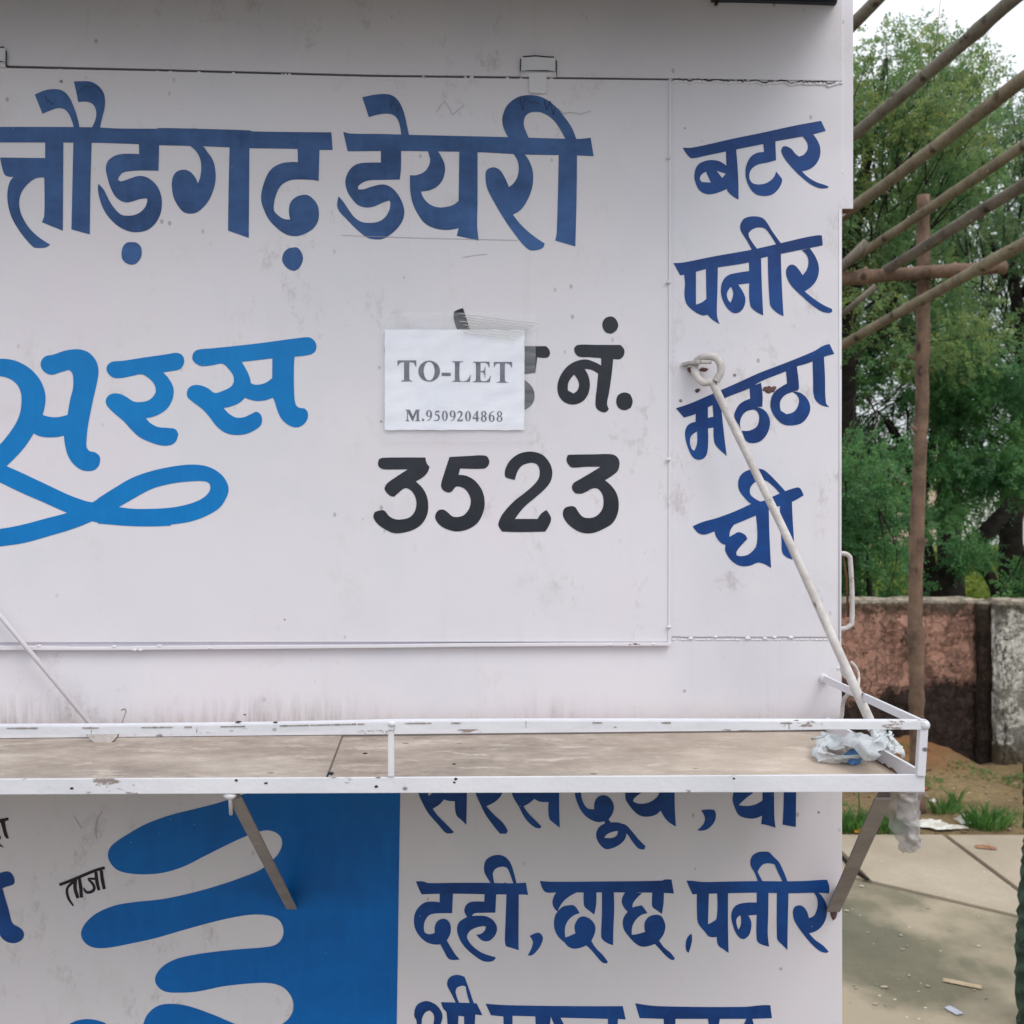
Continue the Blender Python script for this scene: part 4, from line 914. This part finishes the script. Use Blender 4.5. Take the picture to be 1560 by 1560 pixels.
# canopy overhead
for (x, y, r) in ((966,981,.0018),(958,982,.0012),(972,982,.001)):
    v, f = blob(F(x, y, .0093), r, 3.2, .2, .8, 2, .2); mesh('rust_spot', v, f, MAT['rust'], hatch, smooth=True)
zc = F(1276,2.5,0).z
a = F(XL-60,-3,.004); b = F(1276,2.5,.004); a.z = b.z = zc
v = [a, b, b+NRM*.30+Vector((0,0,.0)), a+NRM*.30+Vector((0,0,.0))]; v = v+[p+Vector((0,0,.012)) for p in v]
mesh('canopy_sheet', v, [[0,1,2,3],[7,6,5,4],[0,4,5,1],[1,5,6,2],[2,6,7,3],[3,7,4,0]], MAT['canopy'], kiosk, label='overhanging canopy along the top of the front')
v, f = prism([(1085,-6),(1276,-6),(1275,4.6),(1250,3.6),(1200,2.0),(1150,.6),(1085,-.4)], .012, .008); mesh('canopy_flashing', v, f, MAT['canopy_edge'], kiosk)
v, f = prism([(1090,0),(1096,0),(1093,7.5),(1089,6)], .012, .004); mesh('canopy_flashing', v, f, MAT['gap'], kiosk)
# hinges
def hinge(cx, cy):
    h = panel('hinge', [(cx-26,cy-14),(cx-22,cy-18),(cx+23,cy-16),(cx+27,cy-12),(cx+27,cy+15),(cx-28,cy+14)], .0062, .004, MAT['trim'], bevel=.0012)
    v, f = tube([F(cx-27,cy+11,.0062), F(cx+27,cy+12,.0062)], .0042, 10, True); mesh('knuckle', v, f, MAT['trim'], h, smooth=True)
    v, f = prism([(cx-14,cy+10),(cx+13,cy+10),(cx+13,cy+38),(cx+9,cy+40),(cx-12,cy+39),(cx-14,cy+36)], .0095, .006); mesh('leaf_plate', v, f, MAT['trim'], h, bevel=.001)
    ol = []
    for p in ([(cx-23,cy-15.5),(cx-5,cy-17),(cx+15,cy-15.2),(cx+24,cy-15)],[(cx-27,cy-12),(cx-27.5,cy+6)],[(cx+27.5,cy-10),(cx+27.5,cy+14)],[(cx-27,cy+7),(cx-13,cy+6),(cx+13,cy+6),(cx+26,cy+8)]):
        ol.append(tube([F(x, y, .0068) for x, y in p], .0009, 5, True))
    v, f = join(*ol); mesh('dark_outline', v, f, MAT['gap'], h)  # thin dark outlines traced along the hinge edges
MAT['stain'] = simple('rust_stain', rgb(176,124,84), .7, rgb(200,170,150), 60)
hinge(820, 102); hinge(-18, 87)
# rivets down the corner
rv = []
for y in (262,395,514,523,658,666,690,770,839,851,917,1018): rv.append((1276.5 if y > 350 else 1282, y))
for x, y in rv:
    v, f = blob(F(x, y, .0), .0023, 1, .5, 1.2, 2); mesh('rivet', v, f, MAT['trim'], kiosk, smooth=True)
v, f = tube([F(1279,320,.001), F(1279,640,.001), F(1278,1000,.001)], .0013, 8, True); mesh('corner_bead', v, f, MAT['trim'], kiosk, smooth=True)
# handle on the side
hp = [F(1280,843,-.03), F(1289,844,-.03), F(1294,848,-.03), F(1295.5,856,-.03), F(1298,900,-.03), F(1298,945,-.03), F(1295,953,-.03), F(1288,957,-.03), F(1280,958,-.03)]
v, f = tube(hp, .0036, 10, True, .03, 4); mesh('door_handle', v, f, MAT['rod'], kiosk, smooth=True)
v, f = tube([F(1284,846,-.035), F(1290,880,-.035), F(1292,940,-.035)], .0018, 8, True); mesh('door_handle_liner', v, f, MAT['rust'], kiosk, smooth=True)

# ---- lettering, each painted word a sub-part of its panel
H_ = .0056; P_ = .0015
word(hatch, H_, MAT['navy'], W_DAIRY_A); word(hatch, H_, MAT['navy'], W_DAIRY_B)
word(hatch, H_, MAT['azure'], W_SARAS, label='sky blue Hindi logotype with a looping flourish')
word(hatch, H_, MAT['black'], W_CODE, label='black painted word half hidden by the paper notice'); word(hatch, H_, MAT['black'], W_NO); word(hatch, H_, MAT['black'], W_NUM, 'painted_number', 'black number 3523')
for W in (W_BUTTER, W_PANEER, W_MATHA, W_GHEE): word(side, P_, MAT['deep'], W)
word(lower, .0006, MAT['splash'], W_SPLASH, 'painted_splash', 'blue painted field with finger-like splashes')
for W in (W_SARASDUDH, W_GHEE2, W_DAHI, W_CHHACH, W_PANEER2, W_SHRI, W_LAST_A, W_LAST_B): word(lower, .0006, MAT['deep'], W)
for W in (W_COMMA1, W_COMMA2, W_MARK): word(lower, .0006, MAT['deep'], W, 'painted_comma')
word(lower, .0006, MAT['marker'], W_EDGE_A); word(lower, .0006, MAT['deep'], W_EDGE_B); word(lower, .0006, MAT['marker'], W_TAZA, label='small black hand-painted word')
# scratches scribbled over the paint
def scratch(parent, off, pts, mat, r=.5):
    cr = []
    for a, b in zip(pts, pts[1:]):
        d = Vector((b[0]-a[0], b[1]-a[1])); 
        if d.length < .1: continue
        nn = Vector((-d.y, d.x)).normalized()*r
        q = [(a[0]+nn.x, a[1]+nn.y), (b[0]+nn.x, b[1]+nn.y), (b[0]-nn.x, b[1]-nn.y), (a[0]-nn.x, a[1]-nn.y)]
        if (q[1][0]-q[0][0])*(q[2][1]-q[1][1])-(q[1][1]-q[0][1])*(q[2][0]-q[1][0]) < 0: q = q[::-1]
        cr.append(([F(x, y, off) for x, y in q][::-1], [[0,1,2,3]]))
    v, f = join(*cr); mesh('scratch', v, f, mat, parent)
MAT['sc_b'] = simple('scratch_navy', rgb(44,66,104), .6); MAT['sc_w'] = simple('scratch_grey', rgb(188,182,184), .7)
scratch(hatch, .0060, [(119,142),(128,132),(133,131),(137,134),(142,131),(149,134),(157,144)], MAT['sc_b'])
scratch(hatch, .0060, [(69,145),(72,157),(75,152),(79,160),(82,155)], MAT['sc_b'])
scratch(hatch, .0060, [(594,150),(596,165),(599,152),(606,170),(607,158)], MAT['sc_b'])
scratch(hatch, .0060, [(792,147),(796,168),(800,146)], MAT['sc_b'], .7); scratch(hatch, .0060, [(802,150),(808,157),(816,155),(822,159)], MAT['sc_b'])
scratch(hatch, .0060, [(829,152),(833,168),(838,154),(843,175),(846,165)], MAT['sc_b'], .7)
scratch(hatch, .0058, [(664,172),(672,160),(678,154),(684,164),(690,175),(697,168),(706,162)], MAT['sc_w'], .4)
scratch(hatch, .0058, [(850,165),(858,173),(870,171),(885,174),(900,169)], MAT['sc_w'], .4)
scratch(hatch, .0058, [(520,358),(560,360),(620,362),(700,364),(790,366)], MAT['sc_w'], .3)
scratch(hatch, .0058, [(705,392),(722,389),(742,387)], MAT['sc_w'], .3)
scratch(lower, .0009, [(112,1243),(118,1252),(124,1262)], MAT['sc_w'], .5); scratch(lower, .0009, [(156,1236),(148,1248),(145,1262),(147,1278)], MAT['sc_w'], .8)
# rust marks and bruises beside the hook
MAT['bruise'] = simple('brown_bruise', rgb(110,84,84), .9, rgb(84,62,62), 60)
for (x, y, r) in ((1062,595,.0030),(1064,594,.0024),(1167,593,.0042),(1172,592,.0040),(1176,594,.0038),(1171,596,.0034),(1179,591,.003)):
    v, f = blob(F(x, y, .0016), r, 1.1, .12, .9, 2, .25); mesh('rust_mark', v, f, MAT['bruise'], side, smooth=True)

# ---------------------------------------------------------------- shelf
SO = .329
XR = F(1409,1190,SO)
v, f = prism([(XL,1189.5),(600,1184.5),(1409,1180),(1409,1206.6),(600,1208.2),(XL,1213)], SO, .004); shelf_front = mesh('shelf_front_angle', v, f, MAT['iron'], kiosk, bevel=.0007)
zb = -.3245
rB = -NRM*SO
def plan(p, off): return p
fl = F(XL,1190,SO); fr = F(1404,1190,SO)
def shelf_board(x0f, x0b, x1f, x1b, ztop, th, name='shelf_board'):
    """x given as photo x at the front and back edge of the board"""
    def P(px, off):
        d = ray(px, 780); t_ = (1.5-off*math.sqrt(1+YAW*YAW))/(1-YAW*d.x); q = d*t_; q.z = ztop if off < .1 else ztop+.0012-.0097*(q.x-.477); return q
    a, b, c, d = P(x0f, SO-.005), P(x1f, SO-.005), P(x1b, .003), P(x0b, .003)
    v = [a, b, c, d]+[p-Vector((0,0,th)) for p in (a, b, c, d)]
    return mesh(name, v, [[0,1,2,3],[7,6,5,4],[0,4,5,1],[1,5,6,2],[2,6,7,3],[3,7,4,0]], MAT['board'], kiosk, bevel=.001)
shelf_board(XL, XL, 489, 521, zb+.0015, .0028)
shelf_board(492, 523, 1402, 1268, zb, .0015)
# rear flange against the apron and the end angle
q0, q1 = F(XL,1103,.006), F(1270,1103,.006); q0.z = q1.z = zb+.0025
v, f = bar(q0+Vector((0,0,.005)), q1+Vector((0,0,.005)), .006, .010); mesh('shelf_rear_flange', v, f, MAT['iron'], kiosk, bevel=.0006)
e0 = F(1406,1190,SO-.006); e0.z = -.3155; e1 = e0+rB*.97
v, f = bar(e0, e1, .004, .0225); mesh('shelf_end_angle', v, f, MAT['iron'], kiosk, bevel=.0006)
# guard rail
rail = [F(x, y, SO) for x, y in ((XL,1116),(-100,1113),(0,1112.5),(140,1112),(300,1110.5),(420,1109),(600,1105),(800,1104),(1000,1104),(1200,1104.5),(1405,1105))]
gr = None
parts = [bar(a, b+(b-a)*.01, .006, .0085) for a, b in zip(rail, rail[1:])]
v, f = join(*parts); gr = mesh('guard_rail', v, f, MAT['iron'], kiosk)
lip = [p+Vector((0,0,.0046))-NRM*.004 for p in rail]
v, f = join(*[bar(a, b, .013, .0012) for a, b in zip(lip, lip[1:])]); mesh('rail_lip', v, f, MAT['iron'], gr)
ck = []
for (x0, x1) in ((220,262),(285,292),(340,372),(430,470),(476,500),(505,540),(548,556),(620,655),(690,700),(-40,-5),(15,60),(130,150),(905,918),(1010,1022),(1190,1204)):
    x = x0
    while x < x1:
        i = max(q for q in range(len(rail)-1) if [XL,-100,0,140,300,420,600,800,1000,1200,1405][q] <= x); X_ = [XL,-100,0,140,300,420,600,800,1000,1200,1405]
        t_ = (x-X_[i])/(X_[i+1]-X_[i]); c = rail[i].lerp(rail[i+1], t_)+Vector((0,0,.0030))+NRM*.0032
        ck.append(box(c, .0022, .0004, random.uniform(.0003,.0009))); x += random.uniform(3, 6)
v, f = join(*ck); mesh('paint_crack', v, f, MAT['bracket'], gr, kind='stuff')
sp_ = []
for x, y in ((109,1201),(360,1189),(405,1193),(573,1198),(692,1192),(694,1187),(203,1116),(1118,1186),(505,1178.5)):
    sp_.append(blob(F(x, y, SO+.0002), random.uniform(.0014,.0026), 1.2, .35, .8, 1, .3))
for x, y, r in ((373,1089,.0016),(363,1100,.0026),(420,1100,.0022),(1213,1098,.0026),(556,1148,.0024),(692,1164,.002),(980,1168,.0018),(928,1102,.0012)):
    c = F(x, y, SO if y < 1105 else .2); sp_.append(blob(c, r, 1.5, .6, .5, 1, .3))
v, f = join(*sp_); mesh('paint_chip', v, f, MAT['gap'], kiosk, kind='stuff')
s0 = F(1405,1103,SO); s1 = s0+rB
v, f = bar(s0+Vector((0,0,.0)), s1, .004, .0105); mesh('side_rail', v, f, MAT['iron'], gr, bevel=.0006)
v, f = blob(s1+NRM*.004, .007, 1, .6, 1, 2, .15); mesh('weld_blob', v, f, MAT['iron'], gr, smooth=True)
v, f = bar(F(1406,1106,SO-.002), F(1401.5,1181,SO-.002), .0095, .0095, Vector((1,0,0))); mesh('rail_post', v, f, MAT['iron'], gr, bevel=.0008)
v, f = blob(F(1408,1104,SO), .0062, 1, 1, 1.1, 2, .12); mesh('weld_blob', v, f, MAT['iron'], gr, smooth=True)
v, f = bar(F(596,1103,SO-.002), F(596,1182,SO-.002), .0066, .0066, Vector((1,0,0))); mesh('rail_post', v, f, MAT['iron'], gr, bevel=.0006)
v, f = blob(F(596.5,1102.5,SO+.003), .0042, 1, .6, .8, 2, .1); mesh('weld_blob', v, f, MAT['iron'], gr, smooth=True)
v, f = bar(F(-330,1103,SO-.002), F(-330,1182,SO-.002), .0066, .0066, Vector((1,0,0))); mesh('rail_post', v, f, MAT['iron'], gr, bevel=.0006)
rp = []
for i in range(9): rp.append(blob(e0.lerp(e1, .04+.07*i)+Vector((-.0022,0,-.008+random.uniform(-.002,.002))), random.uniform(.003,.006), .12, 2.6, .55, 2, .35))
v, f = join(*rp); mesh('rust_patch', v, f, MAT['rust'], kiosk, smooth=True)
# brackets under the shelf
def bracket(pt, pb, wd, flip):
    d = (pb-pt).normalized(); side_ = Vector((1,0,0)); nn = d.cross(side_).normalized()
    if nn.z < 0: nn = -nn
    L = (pb-pt).length; c = (pt+pb)/2
    p1 = box(c+nn*wd/2, L/2, .0015, wd/2, (d, side_, nn))
    p2 = box(c+side_*flip*wd*.35, L/2, wd*.35, .0015, (d, side_, nn))
    v, f = join(p1, p2); return v, f
v, f = bracket(F(349,1216,SO-.012), F(437,1384,.002), .021, 1); mesh('shelf_bracket', v, f, MAT['bracket'], kiosk, bevel=.0006)
tp = F(1345,1216,SO-.012); tp.x = F(1358,1216,SO-.012).x; bt_ = F(1279,1388,.002)
v, f = bracket(tp, bt_, .028, -1); mesh('shelf_bracket', v, f, MAT['bracket'], kiosk, bevel=.0006)
v, f = join(tube([F(350,1205,SO-.004), F(352,1240,SO-.03)], .0022, 8, True), blob(F(350,1212,SO-.004), .006, 1.3, .6, .7, 2, .1)); mesh('bracket_rod', v, f, MAT['iron'], kiosk, smooth=True)
v, f = blob(F(1270,1392,.001), .006, .8, .2, 1.6, 2, .2); mesh('rust_mark', v, f, MAT['bruise'], lower, smooth=True)

# ---------------------------------------------------------------- hooked stay rods
rod_end = Vector((.4855, 1.36, -.300))
rod_top = F(1086,584,.030)
root = empty('stay_rod', rod_end, label='white hooked steel rod slanting from the wall eye down to the shelf end', cat='rod')
mid = rod_top.lerp(rod_end, .5)+Vector((.003,0,.002))
v, f = tube([rod_top, rod_top.lerp(mid,.5), mid, mid.lerp(rod_end,.5), rod_end], [.0057,.0056,.0058,.0062,.0066], 14, True, .02, 6); mesh('shaft', v, f, MAT['rod'], root, smooth=True)
hk = [F(1088,588,.030), F(1082,582,.030), F(1072,583,.028), F(1064,577,.024), F(1059,567,.018), F(1058,558,.010), F(1064,548,.018), F(1077,543,.028), F(1090,545,.034), F(1097,554,.036), F(1098,566,.036), F(1094,575,.035), F(1090.5,581,.034)]
v, f = tube(hk, .0055, 12, True, .03, 5); mesh('hook', v, f, MAT['rod'], root, smooth=True)
eye = [F(1041,556,.001), F(1052,552.5,.012), F(1068,551.5,.026), F(1084,551.5,.030)]
v, f = join(*[bar(a, b, .011, .0045) for a, b in zip(eye, eye[1:])]); 
eb = mesh('wall_eye', v, f, MAT['rod'], side, bevel=.001)
v, f = join(blob(F(1055,563,.006), .0058, 1.3, .8, .8, 2, .15), blob(F(1072,563,.008), .004, 1.6, .8, .8, 2, .2)); mesh('rusty_weld', v, f, MAT['bruise'], side, smooth=True)
root2 = empty('stay_rod', F(150,1112,.04), label='slim pale rod lying diagonally over the lower left of the hatch', cat='rod')
v, f = tube([F(-420,434,.020), F(145,1112,.020)], [.0038,.0034], 12, True, .02); mesh('shaft', v, f, MAT['trim'], root2, smooth=True)
c = F(156,1112,.045); hd = [(c+Vector((math.cos(a)*.0225, 0, math.sin(a)*.019-.001))) for a in np.linspace(math.pi, 2*math.pi, 14)]
V = hd+[p-NRM*.004 for p in hd]; n = 14
mesh('rod_foot', V, [list(range(n)), list(range(2*n-1, n-1, -1))]+[[i, i+1, n+i+1, n+i] for i in range(n-1)]+[[n-1, 0, n, 2*n-1]], MAT['rod'], root2)
v, f = tube([p-NRM*.002 for p in hd], .0013, 6, True); mesh('rust_rim', v, f, MAT['rust'], root2, smooth=True)
v, f = tube([F(192,1084,.02), F(190,1080,.02), F(185,1082,.02)], .0012, 6, True, 0, 4); va = (v, f)
v, f = join(va, tube([F(192,1084,.02), F(187,1098,.025), F(183,1112,.03)], .0011, 6, True)); mesh('bent_wire', v, f, MAT['bracket'], loc=F(183,1112,.03), smooth=True, label='short bent wire standing up behind the rail near the left', cat='wire')
# wire loops tied round the rod and corner
v, f = tube([at(1296,1008,1.43), at(1303,1015,1.43), at(1308,1026,1.43), at(1308,1042,1.42), at(1306,1052,1.42)], .0018, 8, True, 0, 6)
v2 = tube([at(1296,1053,1.46), at(1288,1062,1.48), at(1284,1072,1.50), at(1283,1086,1.51), at(1281,1096,1.515)], .003, 8, True, .1, 6)
v3 = tube([at(1284,1018,1.50), at(1292,1030,1.47), at(1304,1043,1.44)], .0055, 8, True, .15, 6)
v, f = join((v, f), v2, v3); mesh('tie_wire', v, f, MAT['rod'], loc=at(1296,1008,1.43), smooth=True, label='white painted tie wire looped round the rod at the kiosk corner', cat='wire')

# ---------------------------------------------------------------- paper notice
def wave(x, y):
    return .0010*noise.noise(Vector((x*.020, y*.022, 3)))+.0009*noise.noise(Vector((x*.05+y*.03, y*.05, 8)))
notice = empty('paper_notice', F(692,578,.008), label='white TO-LET paper notice taped over the black lettering', cat='notice')
def sheet_grid(name, x0, x1, y0, y1, nx, ny, off, mat, parent, fw=wave, **t):
    V = [F(x0+(x1-x0)*i/nx+.6*noise.noise(Vector((j*.3,1,0)))*(i in (0,nx)), y0+(y1-y0)*j/ny+1.0*noise.noise(Vector((i*.25,5,0)))*(j in (0,ny)), off+fw(x0+(x1-x0)*i/nx, y0+(y1-y0)*j/ny)) for j in range(ny+1) for i in range(nx+1)]
    Fc = [[(j+1)*(nx+1)+i, (j+1)*(nx+1)+i+1, j*(nx+1)+i+1, j*(nx+1)+i] for j in range(ny) for i in range(nx)]
    return mesh(name, V, Fc, mat, parent, smooth=True, **t)
kp = M('notice_paper'); kp.col(kp.mix(kp.g(kp.noise(20, 3), .4, .6), rgb(244,246,254), rgb(238,241,252))); kp.rough(.5, .4); MAT['paper'] = kp.m
sheet_grid('paper_sheet', 586, 799, 502, 655, 44, 34, .0085, MAT['paper'], notice)
def ptext(specs, extra=()):
    sh = [parse(s) for s in specs]+list(extra)
    V, Fc = letters(sh, lambda x, y: F(x, y, .0090+wave(x, y))); mesh('printed_text', V, Fc, MAT['ink'], notice)
c_ = CROP['R']; cv = lambda P, c: [Vector((c[0]+p.x*c[2], c[1]+p.y*c[2])) for p in P]
ptext(["R+ 115,215 328,215 328,290 322,290 300,245 285,238 250,236 250,420 262,440 285,447 285,453 155,453 155,447 185,440 190,420 190,236 155,240 135,255 122,278 116,278",
 "R+ 615,355 718,355 718,392 615,392",
 "R+ 735,225 860,225 860,231 825,238 818,255 818,430 835,452 870,452 900,440 925,410 938,378 945,378 935,458 735,458 735,452 762,445 765,430 765,255 760,238 735,231",
 "R+ 968,230 1158,230 1158,295 1150,295 1135,260 1110,243 1055,243 1055,335 1080,335 1098,315 1104,285 1110,285 1110,412 1104,412 1098,375 1078,350 1055,350 1055,430 1070,450 1110,450 1145,430 1165,390 1172,390 1160,463 968,463 968,457 995,448 1002,430 1002,260 995,240 968,236",
 "R+ 1205,233 1412,233 1412,298 1405,298 1385,260 1360,250 1332,250 1332,440 1345,458 1370,462 1370,467 1238,467 1238,461 1270,455 1275,440 1275,250 1245,252 1225,265 1212,295 1206,295"],
 [('+', cv(ell(474,337,123,120), c_)), ('-', cv(ell(474,337,62,106), c_))])
S_ = CROP['S']
def dig(ch, x, y):
    P = lambda s: [Vector(tuple(float(q) for q in t.split(','))) for t in s.split()]
    Kk = lambda s: stroke_poly([tuple(float(q) for q in t.split(',')) for t in s.split()])
    D = {'9': [('+', ell(38,42,37,43)), ('-', ell(38,42,15,36)), ('+', Kk('65,42,20 66,78,18 46,115,12 10,133,4'))],
         '6': [('+', ell(42,93,37,43)), ('-', ell(42,93,15,36)), ('+', Kk('15,93,20 14,57,18 34,20,12 70,2,4'))],
         '5': [('+', P('24,5 74,5 67,24 24,24')), ('+', Kk('24,14,8 17,55,8')), ('+', Kk('14,52,8 45,58,20 66,84,24 56,116,18 30,129,10 4,122,12'))],
         '0': [('+', ell(40,68,37,66)), ('-', ell(40,68,14,60))], '8': [('+', ell(40,34,33,33)), ('+', ell(40,98,37,37)), ('-', ell(40,33,14,25)), ('-', ell(40,99,16,28))],
         '2': [('+', Kk('6,38,8 22,14,14 46,14,20 58,38,24 46,72,16 8,122,8')), ('+', P('2,114 60,112 76,96 70,134 2,134'))],
         '4': [('+', P('52,0 68,0 68,84 80,84 80,102 68,102 68,133 44,133 44,102 0,102 0,88')), ('-', P('12,84 44,84 44,32'))]}[ch]
    return [(o, cv([Vector((p.x*1.0+x, p.y+y)) for p in pl], S_)) for o, pl in D]
ex = []
for ch, x, y in zip('9509204868', (402,500,598,697,790,888,985,1085,1183,1282), (122,124,125,126,127,128,130,131,132,133)): ex += dig(ch, x, y)
ex.append(('+', cv(ell(366,244,16,16,14), S_)))
ptext(["S+ 148,115 200,115 238,200 275,115 327,115 327,122 314,130 314,245 327,253 327,258 268,258 268,252 285,245 285,150 240,257 230,257 175,145 175,240 192,252 192,258 146,258 146,252 165,240 165,130 148,122"], ex)
# clear tape, wrinkled along the top
kt = M('clear_tape'); kt.b.inputs['Base Color'].default_value = rgb(240,243,250); kt.rough(.14, .6); kt.b.inputs['Alpha'].default_value = .14
nn_ = kt.noise(9, 4, .6, kt.mapping((1,1,8),(0,0,0))); kt.bump(nn_, .12, .01); kt.L(kt.g(nn_, .35, .75, .10, .26), kt.b.inputs['Alpha'])
tw = lambda x, y: wave(x, y)+max(0, 1-(y-474)/30)*.0018*(.5+noise.noise(Vector((x*.01, y*.22+x*.02, 2))))
sheet_grid('clear_tape', 582, 816, 476, 673, 40, 60, .0112, kt.m, notice, tw)
ws = []
for k_ in range(8):
    y0 = 476+k_*4.0; pts = [F(x, y0+5*math.sin((x-690)/70)*.5+(x-690)*.11+1.2*noise.noise(Vector((x*.05, k_, 0))), .0135) for x in range(700+6*(k_ % 3), 822-5*k_, 6)]
    if len(pts) > 3: ws.append(tube(pts, .00055, 5, True))
kw = M('tape_wrinkle'); kw.b.inputs['Base Color'].default_value = rgb(224,222,216); kw.rough(.2, .6); kw.b.inputs['Alpha'].default_value = .55
v, f = join(*ws); mesh('tape_wrinkle', v, f, kw.m, notice, smooth=True, kind='stuff')

# ---------------------------------------------------------------- torn plastic bag on the shelf end
def film(name, a, al):
    k = M(name); n = k.noise(30, 5, .7); k.col(k.mix(k.g(n, .35, .65), a, tuple(v*.72 for v in a[:3])+(1,))); k.rough(.35, .5); k.bump(k.noise(30, 3, .6), .3, .005)
    k.b.inputs['Alpha'].default_value = al; return k.m
MAT['film'] = film('cloudy_film', rgb(214,220,224), .86); MAT['film_g'] = film('grey_film', rgb(168,164,164), .66); MAT['film_b'] = film('blue_film', rgb(70,128,186), 1)
bag = empty('torn_plastic_bag', (.40, 1.36, -.32), label='torn crumpled clear plastic bag with a blue print, snagged on the shelf corner', cat='plastic bag')
def ribbon(name, pts, W, mat, amp=.008, seed=0, nu=60, nv=14, arch=.012):
    P = [Vector(p) for p in pts]; V = []; m_ = len(P)-1
    for i in range(nu+1):
        t_ = i/nu*m_; j = min(int(t_), m_-1); u = t_-j
        p0, p1, p2, p3 = P[max(j-1,0)], P[j], P[j+1], P[min(j+2,m_)]
        c = .5*((2*p1)+(p2-p0)*u+(2*p0-5*p1+4*p2-p3)*u*u+(3*p1-p0-3*p2+p3)*u**3)
        tn = (p2-p1).normalized(); view = Vector((0,-.75,.66)) if arch >= 0 else Vector((0,-1,0))
        s = tn.cross(view).normalized(); wi = W[j]*(1-u)+W[j+1]*u
        for k in range(nv+1):
            q = k/nv-.5; e = 1+.35*noise.noise(Vector((i*.16, seed, q*2)))
            p = c+s*wi*q*e+view*(abs(arch)*(1-4*q*q))
            nzv = 1.25*noise.noise_vector(Vector((i*.20*40/nu+seed, k*.30, seed)))+.13*noise.noise_vector(Vector((i*.45, k*.9+seed, 3)))
            V.append(p+nzv*amp)
    Fc = [[i*(nv+1)+k, i*(nv+1)+k+1, (i+1)*(nv+1)+k+1, (i+1)*(nv+1)+k] for i in range(nu) for k in range(nv)]
    return mesh(name, V, Fc, mat, bag, smooth=True)
BC = lambda x, y, z: G(1180+x/5.777, 960+y/5.777, z)        # crop pixels onto a horizontal level
BY = lambda x, y, Y: at(1180+x/5.777, 960+y/5.777, Y)
ribbon('bag_film', [BC(340,1010,-.318), BC(450,975,-.312), BC(590,975,-.302), BC(730,990,-.297), BC(840,1030,-.292), BC(950,1050,-.292)], [.012,.024,.034,.042,.050,.030], MAT['film'], .0065, 1)
ribbon('bag_film', [BY(895,860,1.345), BY(900,930,1.335), BY(940,985,1.325), BY(1010,1030,1.32), BY(1060,1130,1.30)], [.012,.030,.042,.034,.012], MAT['film'], .0060, 5)
ribbon('bag_film', [BC(490,975,-.31), BC(420,1030,-.312), BC(375,1095,-.316), BC(450,1135,-.318), BC(600,1148,-.318), BC(760,1148,-.319)], [.020,.018,.016,.009,.007,.004], MAT['film'], .004, 9)
ribbon('bag_film', [BC(520,1045,-.321), BC(620,1075,-.321), BC(700,1080,-.321)], [.030,.034,.02], MAT['film_g'], .003, 12, 20, 8, .004)
ribbon('blue_print', [BC(610,1105,-.317), BC(680,1090,-.311), BC(760,1130,-.316)], [.014,.040,.012], MAT['film_b'], .003, 15, 20, 8, .006)
H6 = lambda x, y, Y: at(1220+x/4.586, 1080+y/4.586, Y)
ribbon('hanging_film', [H6(700,560,1.27), H6(700,690,1.27), H6(715,800,1.265), H6(745,890,1.26), H6(775,985,1.26)], [.050,.048,.038,.024,.026], MAT['film_g'], .0032, 21, 40, 14, -.006)
ribbon('hanging_film', [H6(745,580,1.25), H6(750,720,1.25), H6(780,850,1.25), H6(790,960,1.25)], [.026,.028,.018,.022], MAT['film_g'], .0035, 25, 40, 10, -.004)

ce = at(1530,408,YP-.10); log = bpy.data.objects['cross_beam']
v, f = tube([ce+Vector((-.004,0,0)), ce+Vector((.003,0,0))], .0315, 14, True, .06); o = mesh('sawn_end', v, f, simple('sawn_wood', rgb(168,140,112), .9, rgb(128,100,80), 60), log)
